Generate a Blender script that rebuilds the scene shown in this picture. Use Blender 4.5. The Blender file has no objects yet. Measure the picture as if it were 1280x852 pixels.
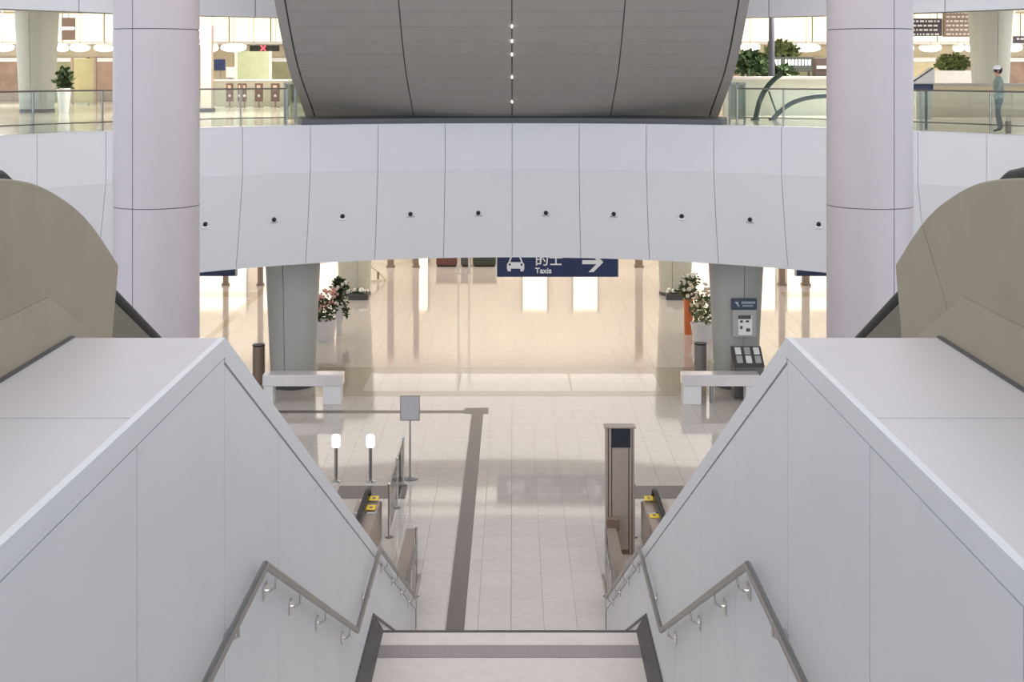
import bpy, bmesh, math, random
from mathutils import Vector, Matrix
random.seed(7)
S = bpy.context.scene
COL = S.collection
pi = math.pi

# ------------------------------------------------------------------ camera, world, exposure
H = 9.55                                   # eye height above the lower floor
cam = bpy.data.cameras.new('camera'); camo = bpy.data.objects.new('camera', cam); COL.objects.link(camo)
camo.location = (0.045, 0, H); camo.rotation_euler = (pi/2, 0, 0)
cam.sensor_width = 36; cam.lens = 45; cam.shift_x = -2/1280; cam.shift_y = -338/1280
cam.clip_end = 300
S.camera = camo
W = bpy.data.worlds.new('world'); S.world = W; W.use_nodes = True
W.node_tree.nodes['Background'].inputs[0].default_value = (0.82, 0.91, 1.0, 1)
W.node_tree.nodes['Background'].inputs[1].default_value = 1.68
vs = S.view_settings
vs.view_transform = 'Standard'; vs.look = 'None'; vs.gamma = 1; vs.use_curve_mapping = False; vs.exposure = 0.1

def area(name, loc, sx, sy, power, col, rot=(0, 0, 0)):
    l = bpy.data.lights.new(name, 'AREA'); l.shape = 'RECTANGLE'; l.size = sx; l.size_y = sy
    l.energy = power; l.color = col
    o = bpy.data.objects.new(name, l); COL.objects.link(o); o.location = loc; o.rotation_euler = rot
    return o
# added fill lights, out of view high over the atrium
for i, yy in enumerate((15, 21, 27)):
    area('roof_fill_light', (0, yy, 19.8), 22, 3, 700, (1, 0.95, 0.91))
# added warm fill lights for the lower hall and bridge underside
area('hall_ceiling_fill', (0, 52.3, 5.15), 44, 21, 2450, (1, 0.955, 0.89))  # one broad unseen panel, added for even light on the hall floor
area('bridge_soffit_fill', (0, 39.4, 4.02), 9, .9, 24, (1, 0.93, 0.84))  # this pair is added so the floor mirrors a bright bridge underside
area('bridge_soffit_fill', (0, 40.95, 4.02), 9, 1.4, 38, (1, 0.93, 0.84))
area('hall_wall_fill', (0, 61.2, 5.0), 46, .5, 760, (1, 0.96, 0.91), (math.radians(48), 0, 0))  # added to brighten the rear wall that the floor mirrors
# unseen warm fill lights added to brighten the upper concourse
for xx in (-24, -11, 11, 24):
    for yy in (46, 58):
        area('concourse_fill_light', (xx, yy, 12.5), 3, 3, 850, (1, 0.95, 0.88))

# ------------------------------------------------------------------ materials
def lin(c):
    return tuple(((v/255)/12.92 if v/255 <= 0.04045 else ((v/255+0.055)/1.055)**2.4) for v in c)
MATS = {}
def mat(name, rgb, rough=0.5, metal=0.0, var=0.04, scale=6.0, emit=0.0, rnd=0.0, bump=0.0, spec=0.5):
    if name in MATS: return MATS[name]
    m = bpy.data.materials.new(name); m.use_nodes = True
    nt = m.node_tree; b = nt.nodes['Principled BSDF']
    c = lin(rgb)
    b.inputs['Roughness'].default_value = rough; b.inputs['Metallic'].default_value = metal
    b.inputs['Specular IOR Level'].default_value = spec
    tc = nt.nodes.new('ShaderNodeTexCoord')
    nz = nt.nodes.new('ShaderNodeTexNoise'); nz.inputs['Scale'].default_value = scale; nz.inputs['Detail'].default_value = 5
    nt.links.new(tc.outputs['Object'], nz.inputs['Vector'])
    mp = nt.nodes.new('ShaderNodeMapRange'); mp.inputs[1].default_value = 0.3; mp.inputs[2].default_value = 0.7
    mp.inputs[3].default_value = 1-var; mp.inputs[4].default_value = 1+var
    nt.links.new(nz.outputs['Fac'], mp.inputs[0])
    fac = mp.outputs[0]
    if rnd:
        oi = nt.nodes.new('ShaderNodeObjectInfo')
        m2 = nt.nodes.new('ShaderNodeMapRange'); m2.inputs[3].default_value = 1-rnd; m2.inputs[4].default_value = 1+rnd
        nt.links.new(oi.outputs['Random'], m2.inputs[0])
        mu = nt.nodes.new('ShaderNodeMath'); mu.operation = 'MULTIPLY'
        nt.links.new(fac, mu.inputs[0]); nt.links.new(m2.outputs[0], mu.inputs[1]); fac = mu.outputs[0]
    vm = nt.nodes.new('ShaderNodeVectorMath'); vm.operation = 'SCALE'
    vm.inputs[0].default_value = c
    nt.links.new(fac, vm.inputs['Scale']); nt.links.new(vm.outputs[0], b.inputs['Base Color'])
    if emit:
        b.inputs['Emission Color'].default_value = (*c, 1); b.inputs['Emission Strength'].default_value = emit
    if bump:
        bp = nt.nodes.new('ShaderNodeBump'); bp.inputs['Strength'].default_value = bump; bp.inputs['Distance'].default_value = 0.01
        n2 = nt.nodes.new('ShaderNodeTexNoise'); n2.inputs['Scale'].default_value = scale*12
        nt.links.new(tc.outputs['Object'], n2.inputs['Vector'])
        nt.links.new(n2.outputs['Fac'], bp.inputs['Height']); nt.links.new(bp.outputs[0], b.inputs['Normal'])
    MATS[name] = m
    return m
def glass(name, tint=(0.86, 0.94, 0.91), refl=0.12):
    if name in MATS: return MATS[name]
    m = bpy.data.materials.new(name); m.use_nodes = True; nt = m.node_tree; nt.nodes.clear()
    o = nt.nodes.new('ShaderNodeOutputMaterial'); mx = nt.nodes.new('ShaderNodeMixShader')
    t = nt.nodes.new('ShaderNodeBsdfTransparent'); t.inputs[0].default_value = (*tint, 1)
    g = nt.nodes.new('ShaderNodeBsdfGlossy'); g.inputs['Roughness'].default_value = 0.02
    fr = nt.nodes.new('ShaderNodeFresnel'); fr.inputs[0].default_value = 1.45
    nt.links.new(fr.outputs[0], mx.inputs[0]); nt.links.new(t.outputs[0], mx.inputs[1]); nt.links.new(g.outputs[0], mx.inputs[2])
    nt.links.new(mx.outputs[0], o.inputs[0]); MATS[name] = m
    return m

M_wall = mat('white_panel', (220, 221, 225), 0.42, var=0.02, scale=1.2)
M_ledge = mat('white_ledge', (204, 199, 203), 0.36, var=0.03, scale=0.8)
M_seam = mat('dark_seam', (105, 105, 108), 0.8)
M_fasc = mat('fascia_white', (226, 225, 229), 0.45, var=0.01, scale=0.6)
M_fseam = mat('fascia_seam', (150, 147, 150), 0.8)
M_pink = mat('column_pinkish_grey', (184, 173, 177), 0.45, var=0.02, scale=1.0)
M_cgrey = mat('column_grey', (168, 168, 164), 0.5, var=0.04, scale=2.0)
M_cseam = mat('column_seam', (110, 103, 108), 0.8)
M_beige = mat('bronze_beige', (148, 136, 117), 0.5, metal=0.0, var=0.05, scale=3, bump=0.05)
M_soff = mat('soffit_grey', (156, 152, 148), 0.6, var=0.03, scale=3)
M_soffd = mat('soffit_seam', (84, 82, 80), 0.8)
M_tile = mat('floor_stone', (196, 187, 179), 0.06, var=0.05, scale=5, rnd=0.025, spec=1.0)
M_grout = mat('grout', (182, 173, 165), 0.5)
M_strip = mat('dark_stone_strip', (104, 95, 92), 0.35, var=0.10, scale=25)
M_tan = mat('tan_stone', (166, 154, 136), 0.12, var=0.06, scale=10)
M_tanl = mat('tan_strip', (138, 125, 115), 0.35, var=0.08, scale=10)
M_stair = mat('stair_stone', (208, 200, 194), 0.35, var=0.05, scale=9)
M_tact = mat('tactile_grey', (142, 134, 136), 0.5, var=0.12, scale=30)
M_dark = mat('charcoal_stone', (72, 70, 73), 0.45, var=0.1, scale=20)
M_steel = mat('brushed_steel', (158, 156, 156), 0.3, metal=1.0, var=0.04, scale=8)
M_chrome = mat('chrome', (215, 214, 212), 0.12, metal=1.0, var=0.02)
M_black = mat('black_rubber', (24, 23, 21), 0.55, var=0.1)
M_brown = mat('brown_metal', (138, 118, 104), 0.4, metal=0.3, var=0.06)
M_white = mat('white_paint', (224, 222, 222), 0.4, var=0.02)
M_yel = mat('yellow_sticker', (236, 205, 60), 0.5, var=0.03)
M_navy = mat('navy_sign', (30, 44, 84), 0.4, var=0.05, scale=4)
M_signw = mat('sign_white', (226, 226, 226), 0.5, var=0.01)
M_orange = mat('orange_ceramic', (214, 116, 66), 0.4, var=0.04)
M_leaf = mat('leaf_green', (62, 84, 50), 0.6, var=0.25, scale=20)
M_leafl = mat('leaf_light', (110, 122, 76), 0.6, var=0.25, scale=20)
M_petw = mat('petal_white', (240, 236, 226), 0.6, var=0.03)
M_petp = mat('petal_pink', (214, 160, 150), 0.6, var=0.15, scale=30)
M_petc = mat('petal_cream', (226, 205, 185), 0.6, var=0.15, scale=30)
M_cream = mat('cream_panel_painted_glow', (255, 240, 206), 0.6, emit=0.85, var=0.02)  # no lamp: emission stands in for cove light washing the frieze
M_lamp = mat('lamp_white', (255, 252, 246), 0.5, emit=6.0)
M_lampb = mat('bollard_lamp', (246, 249, 255), 0.5, emit=3.0)
M_glass = glass('green_glass', (0.91, 0.95, 0.94))
M_glassc = glass('clear_glass', (0.975, 0.985, 0.98))

# ------------------------------------------------------------------ mesh helpers
WL = {}
class MB:
    def __init__(s): s.v = []; s.f = []
    def add(s, vs_, fs):
        n = len(s.v); s.v += [tuple(p) for p in vs_]; s.f += [tuple(i+n for i in q) for q in fs]; return s
    def box(s, x0, x1, y0, y1, z0, z1):
        if x0 > x1: x0, x1 = x1, x0
        v = [(x, y, z) for x in (x0, x1) for y in (y0, y1) for z in (z0, z1)]
        return s.add(v, [(0, 1, 3, 2), (4, 6, 7, 5), (0, 4, 5, 1), (2, 3, 7, 6), (0, 2, 6, 4), (1, 5, 7, 3)])
    def prism(s, poly, a, b, ax='x'):
        n = len(poly)
        def P(p, t):
            return (t, p[0], p[1]) if ax == 'x' else ((p[0], t, p[1]) if ax == 'y' else (p[0], p[1], t))
        v = [P(p, a) for p in poly] + [P(p, b) for p in poly]
        f = [tuple(range(n)), tuple(range(2*n-1, n-1, -1))] + [(i, n+i, n+(i+1) % n, (i+1) % n) for i in range(n)]
        return s.add(v, f)
    def tube(s, path, r, n=10, cap=True):
        path = [Vector(p) for p in path]; rings = []
        rr = r if isinstance(r, (list, tuple)) else [r]*len(path)
        up = Vector((0, 0, 1))
        for i, p in enumerate(path):
            a = (p-path[i-1]).normalized() if i > 0 else None
            b = (path[i+1]-p).normalized() if i < len(path)-1 else None
            t = (a+b).normalized() if a and b else (a or b)
            k = 1.0
            if a and b:
                k = 1/max(0.5, math.sqrt(max(0.01, (1+a.dot(b))/2)))
            u = t.cross(up)
            if u.length < 1e-3: u = t.cross(Vector((0, 1, 0)))
            u.normalize(); w = u.cross(t).normalized()
            rings.append([p+u*math.cos(2*pi*j/n)*rr[i]+w*math.sin(2*pi*j/n)*rr[i]*k for j in range(n)])
        v = [q for R_ in rings for q in R_]; f = []
        for i in range(len(path)-1):
            for j in range(n):
                f.append((i*n+j, i*n+(j+1) % n, (i+1)*n+(j+1) % n, (i+1)*n+j))
        if cap:
            f.append(tuple(range(n))[::-1]); f.append(tuple((len(path)-1)*n+j for j in range(n)))
        return s.add(v, f)
    def lathe(s, prof, cx, cy, n=24, a0=0, a1=2*pi):
        full = abs(a1-a0-2*pi) < 1e-6; m = n if full else n+1
        v = [(cx+r*math.cos(a0+(a1-a0)*j/n), cy+r*math.sin(a0+(a1-a0)*j/n), z) for r, z in prof for j in range(m)]
        f = []
        for i in range(len(prof)-1):
            for j in range(n):
                f.append((i*m+j, i*m+(j+1) % m, (i+1)*m+(j+1) % m, (i+1)*m+j))
        if full:
            if prof[0][0] > 1e-4: f.append(tuple(range(m))[::-1])
            if prof[-1][0] > 1e-4: f.append(tuple((len(prof)-1)*m+j for j in range(m)))
        return s.add(v, f)
    def ring(s, prof, cx, cy, th0, th1, n):
        """closed profile (r,z) swept along an arc; theta 0 points to +Y"""
        k = len(prof)
        v = [(cx+r*math.sin(th0+(th1-th0)*j/n), cy+r*math.cos(th0+(th1-th0)*j/n), z) for j in range(n+1) for r, z in prof]
        f = [(j*k+i, j*k+(i+1) % k, (j+1)*k+(i+1) % k, (j+1)*k+i) for j in range(n) for i in range(k)]
        f += [tuple(range(k))[::-1], tuple(n*k+i for i in range(k))]
        return s.add(v, f)
    def ball(s, c, r, sx=1, sy=1, sz=1, nu=10, nv=7):
        v = [(c[0], c[1], c[2]-r*sz)]
        for i in range(1, nv):
            p = -pi/2+pi*i/nv
            for j in range(nu):
                a = 2*pi*j/nu
                v.append((c[0]+r*sx*math.cos(p)*math.cos(a), c[1]+r*sy*math.cos(p)*math.sin(a), c[2]+r*sz*math.sin(p)))
        v.append((c[0], c[1], c[2]+r*sz)); L = len(v)-1; f = []
        for j in range(nu): f.append((0, 1+(j+1) % nu, 1+j)); f.append((L, L-nu+j, L-nu+(j+1) % nu))
        for i in range(nv-2):
            for j in range(nu):
                a = 1+i*nu; f.append((a+j, a+(j+1) % nu, a+nu+(j+1) % nu, a+nu+j))
        return s.add(v, f)
    def leaves(s, c, rad, n, size, flat=1.0, up=0.0):
        for _ in range(n):
            while True:
                p = Vector((random.uniform(-1, 1), random.uniform(-1, 1), random.uniform(-1, 1)))
                if p.length <= 1: break
            q = Vector((c[0]+p.x*rad[0], c[1]+p.y*rad[1], c[2]+p.z*rad[2]))
            d = Vector((random.gauss(0, 1), random.gauss(0, 1), random.gauss(up, 0.8))).normalized()
            u = d.cross(Vector((random.random(), random.random(), random.random()+.1))).normalized()
            nrm = d.cross(u).normalized(); L = size*random.uniform(.7, 1.4); w = L*0.34
            s.add([q, q+d*L*.5+u*w+nrm*L*.06, q+d*L, q+d*L*.5-u*w+nrm*L*.06, q+d*L*.5-nrm*L*.08], [(0, 1, 4), (1, 2, 4), (2, 3, 4), (3, 0, 4)])
        return s
    def mesh(s, name, off=(0, 0, 0)):
        m = bpy.data.meshes.new(name)
        m.from_pydata([(x-off[0], y-off[1], z-off[2]) for x, y, z in s.v], [], s.f)
        bm = bmesh.new(); bm.from_mesh(m); bmesh.ops.recalc_face_normals(bm, faces=bm.faces); bm.to_mesh(m); bm.free()
        return m
    def build(s, name, material, parent=None, smooth=False, bevel=0.0, label=None):
        off = WL.get(parent, (0, 0, 0)) if parent else (0, 0, 0)
        m = s.mesh(name, off); m.materials.append(material)
        o = bpy.data.objects.new(name, m); COL.objects.link(o)
        if parent: o.parent = parent
        WL[o] = off
        if smooth:
            for p in m.polygons: p.use_smooth = True
            try: m.set_sharp_from_angle(angle=math.radians(40))
            except Exception: pass
        if bevel:
            b = o.modifiers.new('bevel', 'BEVEL'); b.width = bevel; b.segments = 2; b.limit_method = 'ANGLE'
        if label: o['label'] = label
        return o
def thing(name, label, cat, loc=(0, 0, 0), group=None):
    o = bpy.data.objects.new(name, None); COL.objects.link(o); o.location = loc; o.empty_display_size = 0.2
    o['label'] = label; o['category'] = cat
    if group: o['group'] = group
    WL[o] = tuple(loc); return o
def tag(o, label, cat, group=None):
    o['label'] = label; o['category'] = cat
    if group: o['group'] = group
    return o
def struct(o, label=None, cat=None):
    o['kind'] = 'structure'
    if label: o['label'] = label
    if cat: o['category'] = cat
    return o
def text_mesh(txt, size, material, name, parent, loc, bold=0.0, align='LEFT'):
    c = bpy.data.curves.new(name, 'FONT'); c.body = txt; c.size = size; c.extrude = 0.003; c.offset = bold; c.align_x = align
    t = bpy.data.objects.new(name, c); COL.objects.link(t)
    bpy.context.view_layer.update()
    dg = bpy.context.evaluated_depsgraph_get()
    m = bpy.data.meshes.new_from_object(t.evaluated_get(dg)); bpy.data.objects.remove(t)
    m.materials.clear(); m.materials.append(material)
    o = bpy.data.objects.new(name, m); COL.objects.link(o); o.parent = parent
    off = WL[parent]; o.location = (loc[0]-off[0], loc[1]-off[1], loc[2]-off[2]); o.rotation_euler = (pi/2, 0, 0)
    WL[o] = off
    return o

# ------------------------------------------------------------------ lower floor
TW, TD = 0.57, 0.64
fl = MB().box(-24, 24, 8.0, 66, -0.25, -0.02).build('floor', M_grout)
struct(fl, 'polished beige stone floor of the lower arrivals hall', 'floor')
tm = MB()
g = 0.0018
tm.add([(-TW/2+g, -TD/2+g, -.02), (TW/2-g, -TD/2+g, -.02), (TW/2-g, TD/2-g, -.02), (-TW/2+g, TD/2-g, -.02),
        (-TW/2+g, -TD/2+g, -.002), (TW/2-g, -TD/2+g, -.002), (TW/2-g, TD/2-g, -.002), (-TW/2+g, TD/2-g, -.002),
        (-TW/2+g+.002, -TD/2+g+.002, 0), (TW/2-g-.002, -TD/2+g+.002, 0), (TW/2-g-.002, TD/2-g-.002, 0), (-TW/2+g+.002, TD/2-g-.002, 0)],
       [(0, 1, 5, 4), (1, 2, 6, 5), (2, 3, 7, 6), (3, 0, 4, 7), (4, 5, 9, 8), (5, 6, 10, 9), (6, 7, 11, 10), (7, 4, 8, 11), (8, 9, 10, 11)])
tile_mesh = tm.mesh('tile'); tile_mesh.materials.append(M_tile)
rest = MB(); cnt = 0
for j in range(0, 80):
    y = 15.4+TD*(j+.5)
    if y > 65.5: break
    for i in range(-42, 42):
        x = TW*(i+.5)
        near = (y < 21.9 and abs(x) < 1.6) or (21.9 <= y < 30.5 and abs(x) < 1.5+(y-21.9)*0.33)
        if near and cnt < 300:
            o = bpy.data.objects.new('tile', tile_mesh); COL.objects.link(o); o.parent = fl; o.location = (x, y, 0); cnt += 1
        else:
            rest.add([(x-TW/2+g, y-TD/2+g, 0), (x+TW/2-g, y-TD/2+g, 0), (x+TW/2-g, y+TD/2-g, 0), (x-TW/2+g, y+TD/2-g, 0),
                      (x-TW/2+g, y-TD/2+g, -.02), (x+TW/2-g, y-TD/2+g, -.02), (x+TW/2-g, y+TD/2-g, -.02), (x-TW/2+g, y+TD/2-g, -.02)],
                     [(0, 1, 2, 3), (0, 4, 5, 1), (1, 5, 6, 2), (2, 6, 7, 3), (3, 7, 4, 0)])
r_ = rest.build('tile_field', M_tile, fl); r_['kind'] = 'stuff'
# dark stone inlays, plus painted reflections of the far columns
MB().box(-.004, .004, 15.4, 36, -.015, .001).build('expansion_joint', M_strip, fl)
def inlay(x0, x1, y0, y1, m=M_strip, name='inlay_strip', lab=None, z=0.003):
    return MB().box(x0, x1, y0, y1, -0.015, z).build(name, m, fl, label=lab)
inlay(-1.12, -0.80, 15.0, 35.62, lab='long dark stone strip leading across the floor')
inlay(-1.34, -0.66, 35.62, 36.25, lab='dark stone cap at the end of the long strip')
inlay(-8.5, -1.34, 35.68, 35.98, lab='thin dark stone strip running to the side')
for sx in (-1, 1):
    inlay(sx*2.38, sx*3.95, 28.55, 29.45, M_strip, 'escalator_mat', 'dark floor mat strip at the escalator foot')
    inlay(sx*4.45, sx*5.9, 37.55, 41.2, M_tan, lab='tan patch painting the far column reflection between the grey columns')  # reflection of each far column, painted on the floor as a patch
inlay(-4.45, 4.45, 40.4, 41.2, M_tan, lab='tan stone border under the bridge')
inlay(-4.45, 4.45, 37.55, 38.15, M_tan, lab='tan stone border under the bridge')
inlay(-6.2, -5.9, 40.5, 41.2, M_tan); inlay(5.9, 6.2, 40.5, 41.2, M_tan)
for xx in (-1.62, 1.78): inlay(xx-.03, xx+.03, 38.15, 40.4, M_tan)
inlay(-11.0, -10.7, 43.0, 62.0, M_tan, lab='tan stone strip running into the distance')
inlay(-24, -11.0, 54.0, 55.2, M_tan); inlay(11.5, 24, 54.0, 55.2, M_tan)

# ------------------------------------------------------------------ parapet walls of the stair
RY, RZ, EY, EZ = 7.43, 8.0, 21.96, 0.446
SL = (RZ-EZ)/(EY-RY)
def top(y): return RZ if y <= RY else RZ-SL*(y-RY)
A, B = 1.634, 2.57
seams = [RY-1.72*k for k in range(6, 0, -1)]+[RY+1.72*k for k in range(0, 9)]+[EY]
for sx, side in ((-1, 'left'), (1, 'right')):
    w = MB().prism([(seams[0], 0), (seams[0], RZ-.03), (RY, RZ-.03), (EY-.01, EZ-.035), (EY-.01, 0)], sx*(A+.02), sx*(B-.02)).build('wall_'+side, M_seam)
    struct(w, 'white panelled parapet wall on the %s of the staircase' % side, 'wall')
    gp = .005
    for y0, y1 in zip(seams[:-1], seams[1:]):
        a, b = y0+gp, y1-gp
        dz = .125 if y0 < RY-.01 else .155
        MB().prism([(a, 0), (b, 0), (b, top(b)-dz), (a, top(a)-dz)], sx*A, sx*(A+.03)).build('panel', M_wall, w, bevel=.002)
        MB().prism([(a-gp+.001, top(a-gp)-dz+.012), (b+gp, top(b+gp)-dz+.012), (b+gp, top(b+gp)-.0), (a-gp+.001, top(a-gp)-.0)], sx*(A-.006), sx*(A+.03)).build('edge_trim', M_wall, w)
        MB().prism([(a, top(a)-.03), (b, top(b)-.03), (b, top(b)), (a, top(a))], sx*(A+.03), sx*B).build('ledge_panel', M_ledge, w, bevel=.002)
    MB().prism([(EY-.01, 0), (EY+.02, 0), (EY+.02, EZ), (EY-.01, EZ)], sx*A, sx*B).build('end_panel', M_wall, w)
    MB().box(sx*(A-.012), sx*A, EY-.06, EY+.03, 0, EZ).build('corner_trim', M_steel, w)

# ------------------------------------------------------------------ staircase
st = thing('staircase', 'pale stone staircase with wide landings between the white parapets', 'staircase', (0, 8, 0))
HW = A-.004
L1, L2 = 5.36, 2.83
def landing(y0, y1, z):
    MB().box(-HW, HW, y0, y1, z-.16, z).build('landing', M_stair, st, bevel=.003)
    MB().box(-HW+.07, HW-.07, y1-.71, y1-.39, z-.01, z+.004).build('tactile_strip', M_tact, st, label='grey textured warning strip')
    MB().box(-HW+.07, HW-.07, y1-.05, y1+.012, z-.012, z+.003).build('nosing', M_dark, st, label='dark edge strip')
    for sx in (-1, 1):
        sk = MB(); k0, k1 = sx*HW, sx*(HW-.115)
        sk.add([(k0, y0, z), (k1, y0, z), (k0, y0, z+.24), (sx*(HW-.02), y0, z+.24), (k0, y1+.01, z), (k1, y1+.01, z), (k0, y1-.10, z+.24), (sx*(HW-.02), y1-.10, z+.24)],
               [(0, 1, 3, 2), (4, 6, 7, 5), (1, 5, 7, 3), (2, 3, 7, 6), (0, 4, 5, 1), (0, 2, 6, 4)])
        sk.build('skirting', M_dark, st, label='dark stone skirting')
landing(5.8, 8.2, L1); landing(13.1, 15.36, L2)
def flight(y0, z0, y1, z1, n):
    rise = (z0-z1)/n; run = (y1-y0)/(n-1)
    me = MB().box(-HW, HW, 0, run, -rise*1.0-.12, 0).mesh('step'); me.materials.append(M_stair)
    for k in range(n-1):
        o = bpy.data.objects.new('step', me); COL.objects.link(o); o.parent = st
        o.location = (0, y0+k*run, z0-(k+1)*rise) ; o.location -= Vector(WL[st])
    sl = (z0-z1)/(y1-y0)
    for sx in (-1, 1):
        MB().prism([(y0-.1, z0+.22), (y1, z1+.24), (y1, z1+.27), (y0-.1, z0+.25)], sx*HW, sx*(HW-.012)).build('stringer_line', M_dark, st)
flight(1.0, 7.95, 5.8, L1, 16); flight(8.2, L1, 13.1, L2, 16); flight(15.36, L2, 20.8, 0, 18)
# handrails
for sx, side in ((-1, 'left'), (1, 'right')):
    t = thing('stair_handrail', 'brushed steel handrail stepping down the %s parapet wall' % side, 'handrail', (sx*1.634, 8, 5.3))
    X = sx*1.555
    pts = [(1.0, 8.95), (5.75, 6.36), (8.26, 6.36), (13.1, 3.82), (15.35, 3.82), (20.8, 1.0), (21.7, 1.0)]
    MB().tube([(X, y, z) for y, z in pts], .027, 12).build('rail', M_steel, t, smooth=True)
    def zr(y):
        for (a, za), (b, zb) in zip(pts[:-1], pts[1:]):
            if a <= y <= b: return za+(zb-za)*(y-a)/(b-a)
    for y in (2.5, 4.4, 7.45, 8.62, 9.6, 10.9, 12.5, 14.2, 16.2, 17.6, 19.0, 20.4):
        z = zr(y)
        br = MB().tube([(X, y, z-.02), (X, y, z-.10), (sx*1.60, y, z-.125), (sx*1.632, y, z-.125)], .009, 8).build('bracket', M_chrome, t, smooth=True)
        MB().box(sx*1.622, sx*1.634, y-.05, y+.05, z-.175, z-.075).build('wall_plate', M_chrome, br, bevel=.003)
for sx, side in ((-1, 'left'), (1, 'right')):
    t = thing('low_barrier', 'low brownish barrier at the foot of the %s parapet wall' % side, 'barrier', (sx*1.97, 23.8, 0))
    MB().box(sx*1.89, sx*2.03, 22.7, 25.0, 0, .54).build('barrier_body', M_tanl, t)
    MB().box(sx*1.86, sx*2.06, 22.6, 25.1, .54, .58).build('coping', M_tanl, t, bevel=.006)
# rail end posts with glass
for sx, side in ((-1, 'left'), (1, 'right')):
    t = thing('end_post_screen', 'small glass screen with chrome post at the foot of the %s parapet' % side, 'screen', (sx*1.72, 22.6, 0))
    MB().tube([(sx*1.72, 23.25, 0), (sx*1.72, 23.25, 1.26)], .022, 10).build('post', M_chrome, t, smooth=True)
    MB().lathe([(0, 0), (.06, 0), (.06, .02), (.03, .03), (0, .03)], sx*1.72, 23.25, 12).build('base_plate', M_chrome, t, smooth=True)
    MB().tube([(sx*1.72, 23.25, .58), (sx*1.72, 23.25, .66)], .034, 10).build('collar', M_chrome, t, smooth=True)
    MB().tube([(sx*1.72, 22.1, 0), (sx*1.72, 22.1, .95)], .022, 10).build('post', M_chrome, t, smooth=True)
    MB().box(sx*1.714, sx*1.726, 22.13, 23.22, .08, .92).build('pane', M_glassc, t)
    MB().tube([(sx*1.72, 22.1, .95), (sx*1.72, 23.25, .95)], .018, 10).build('rail', M_steel, t, smooth=True)

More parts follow.
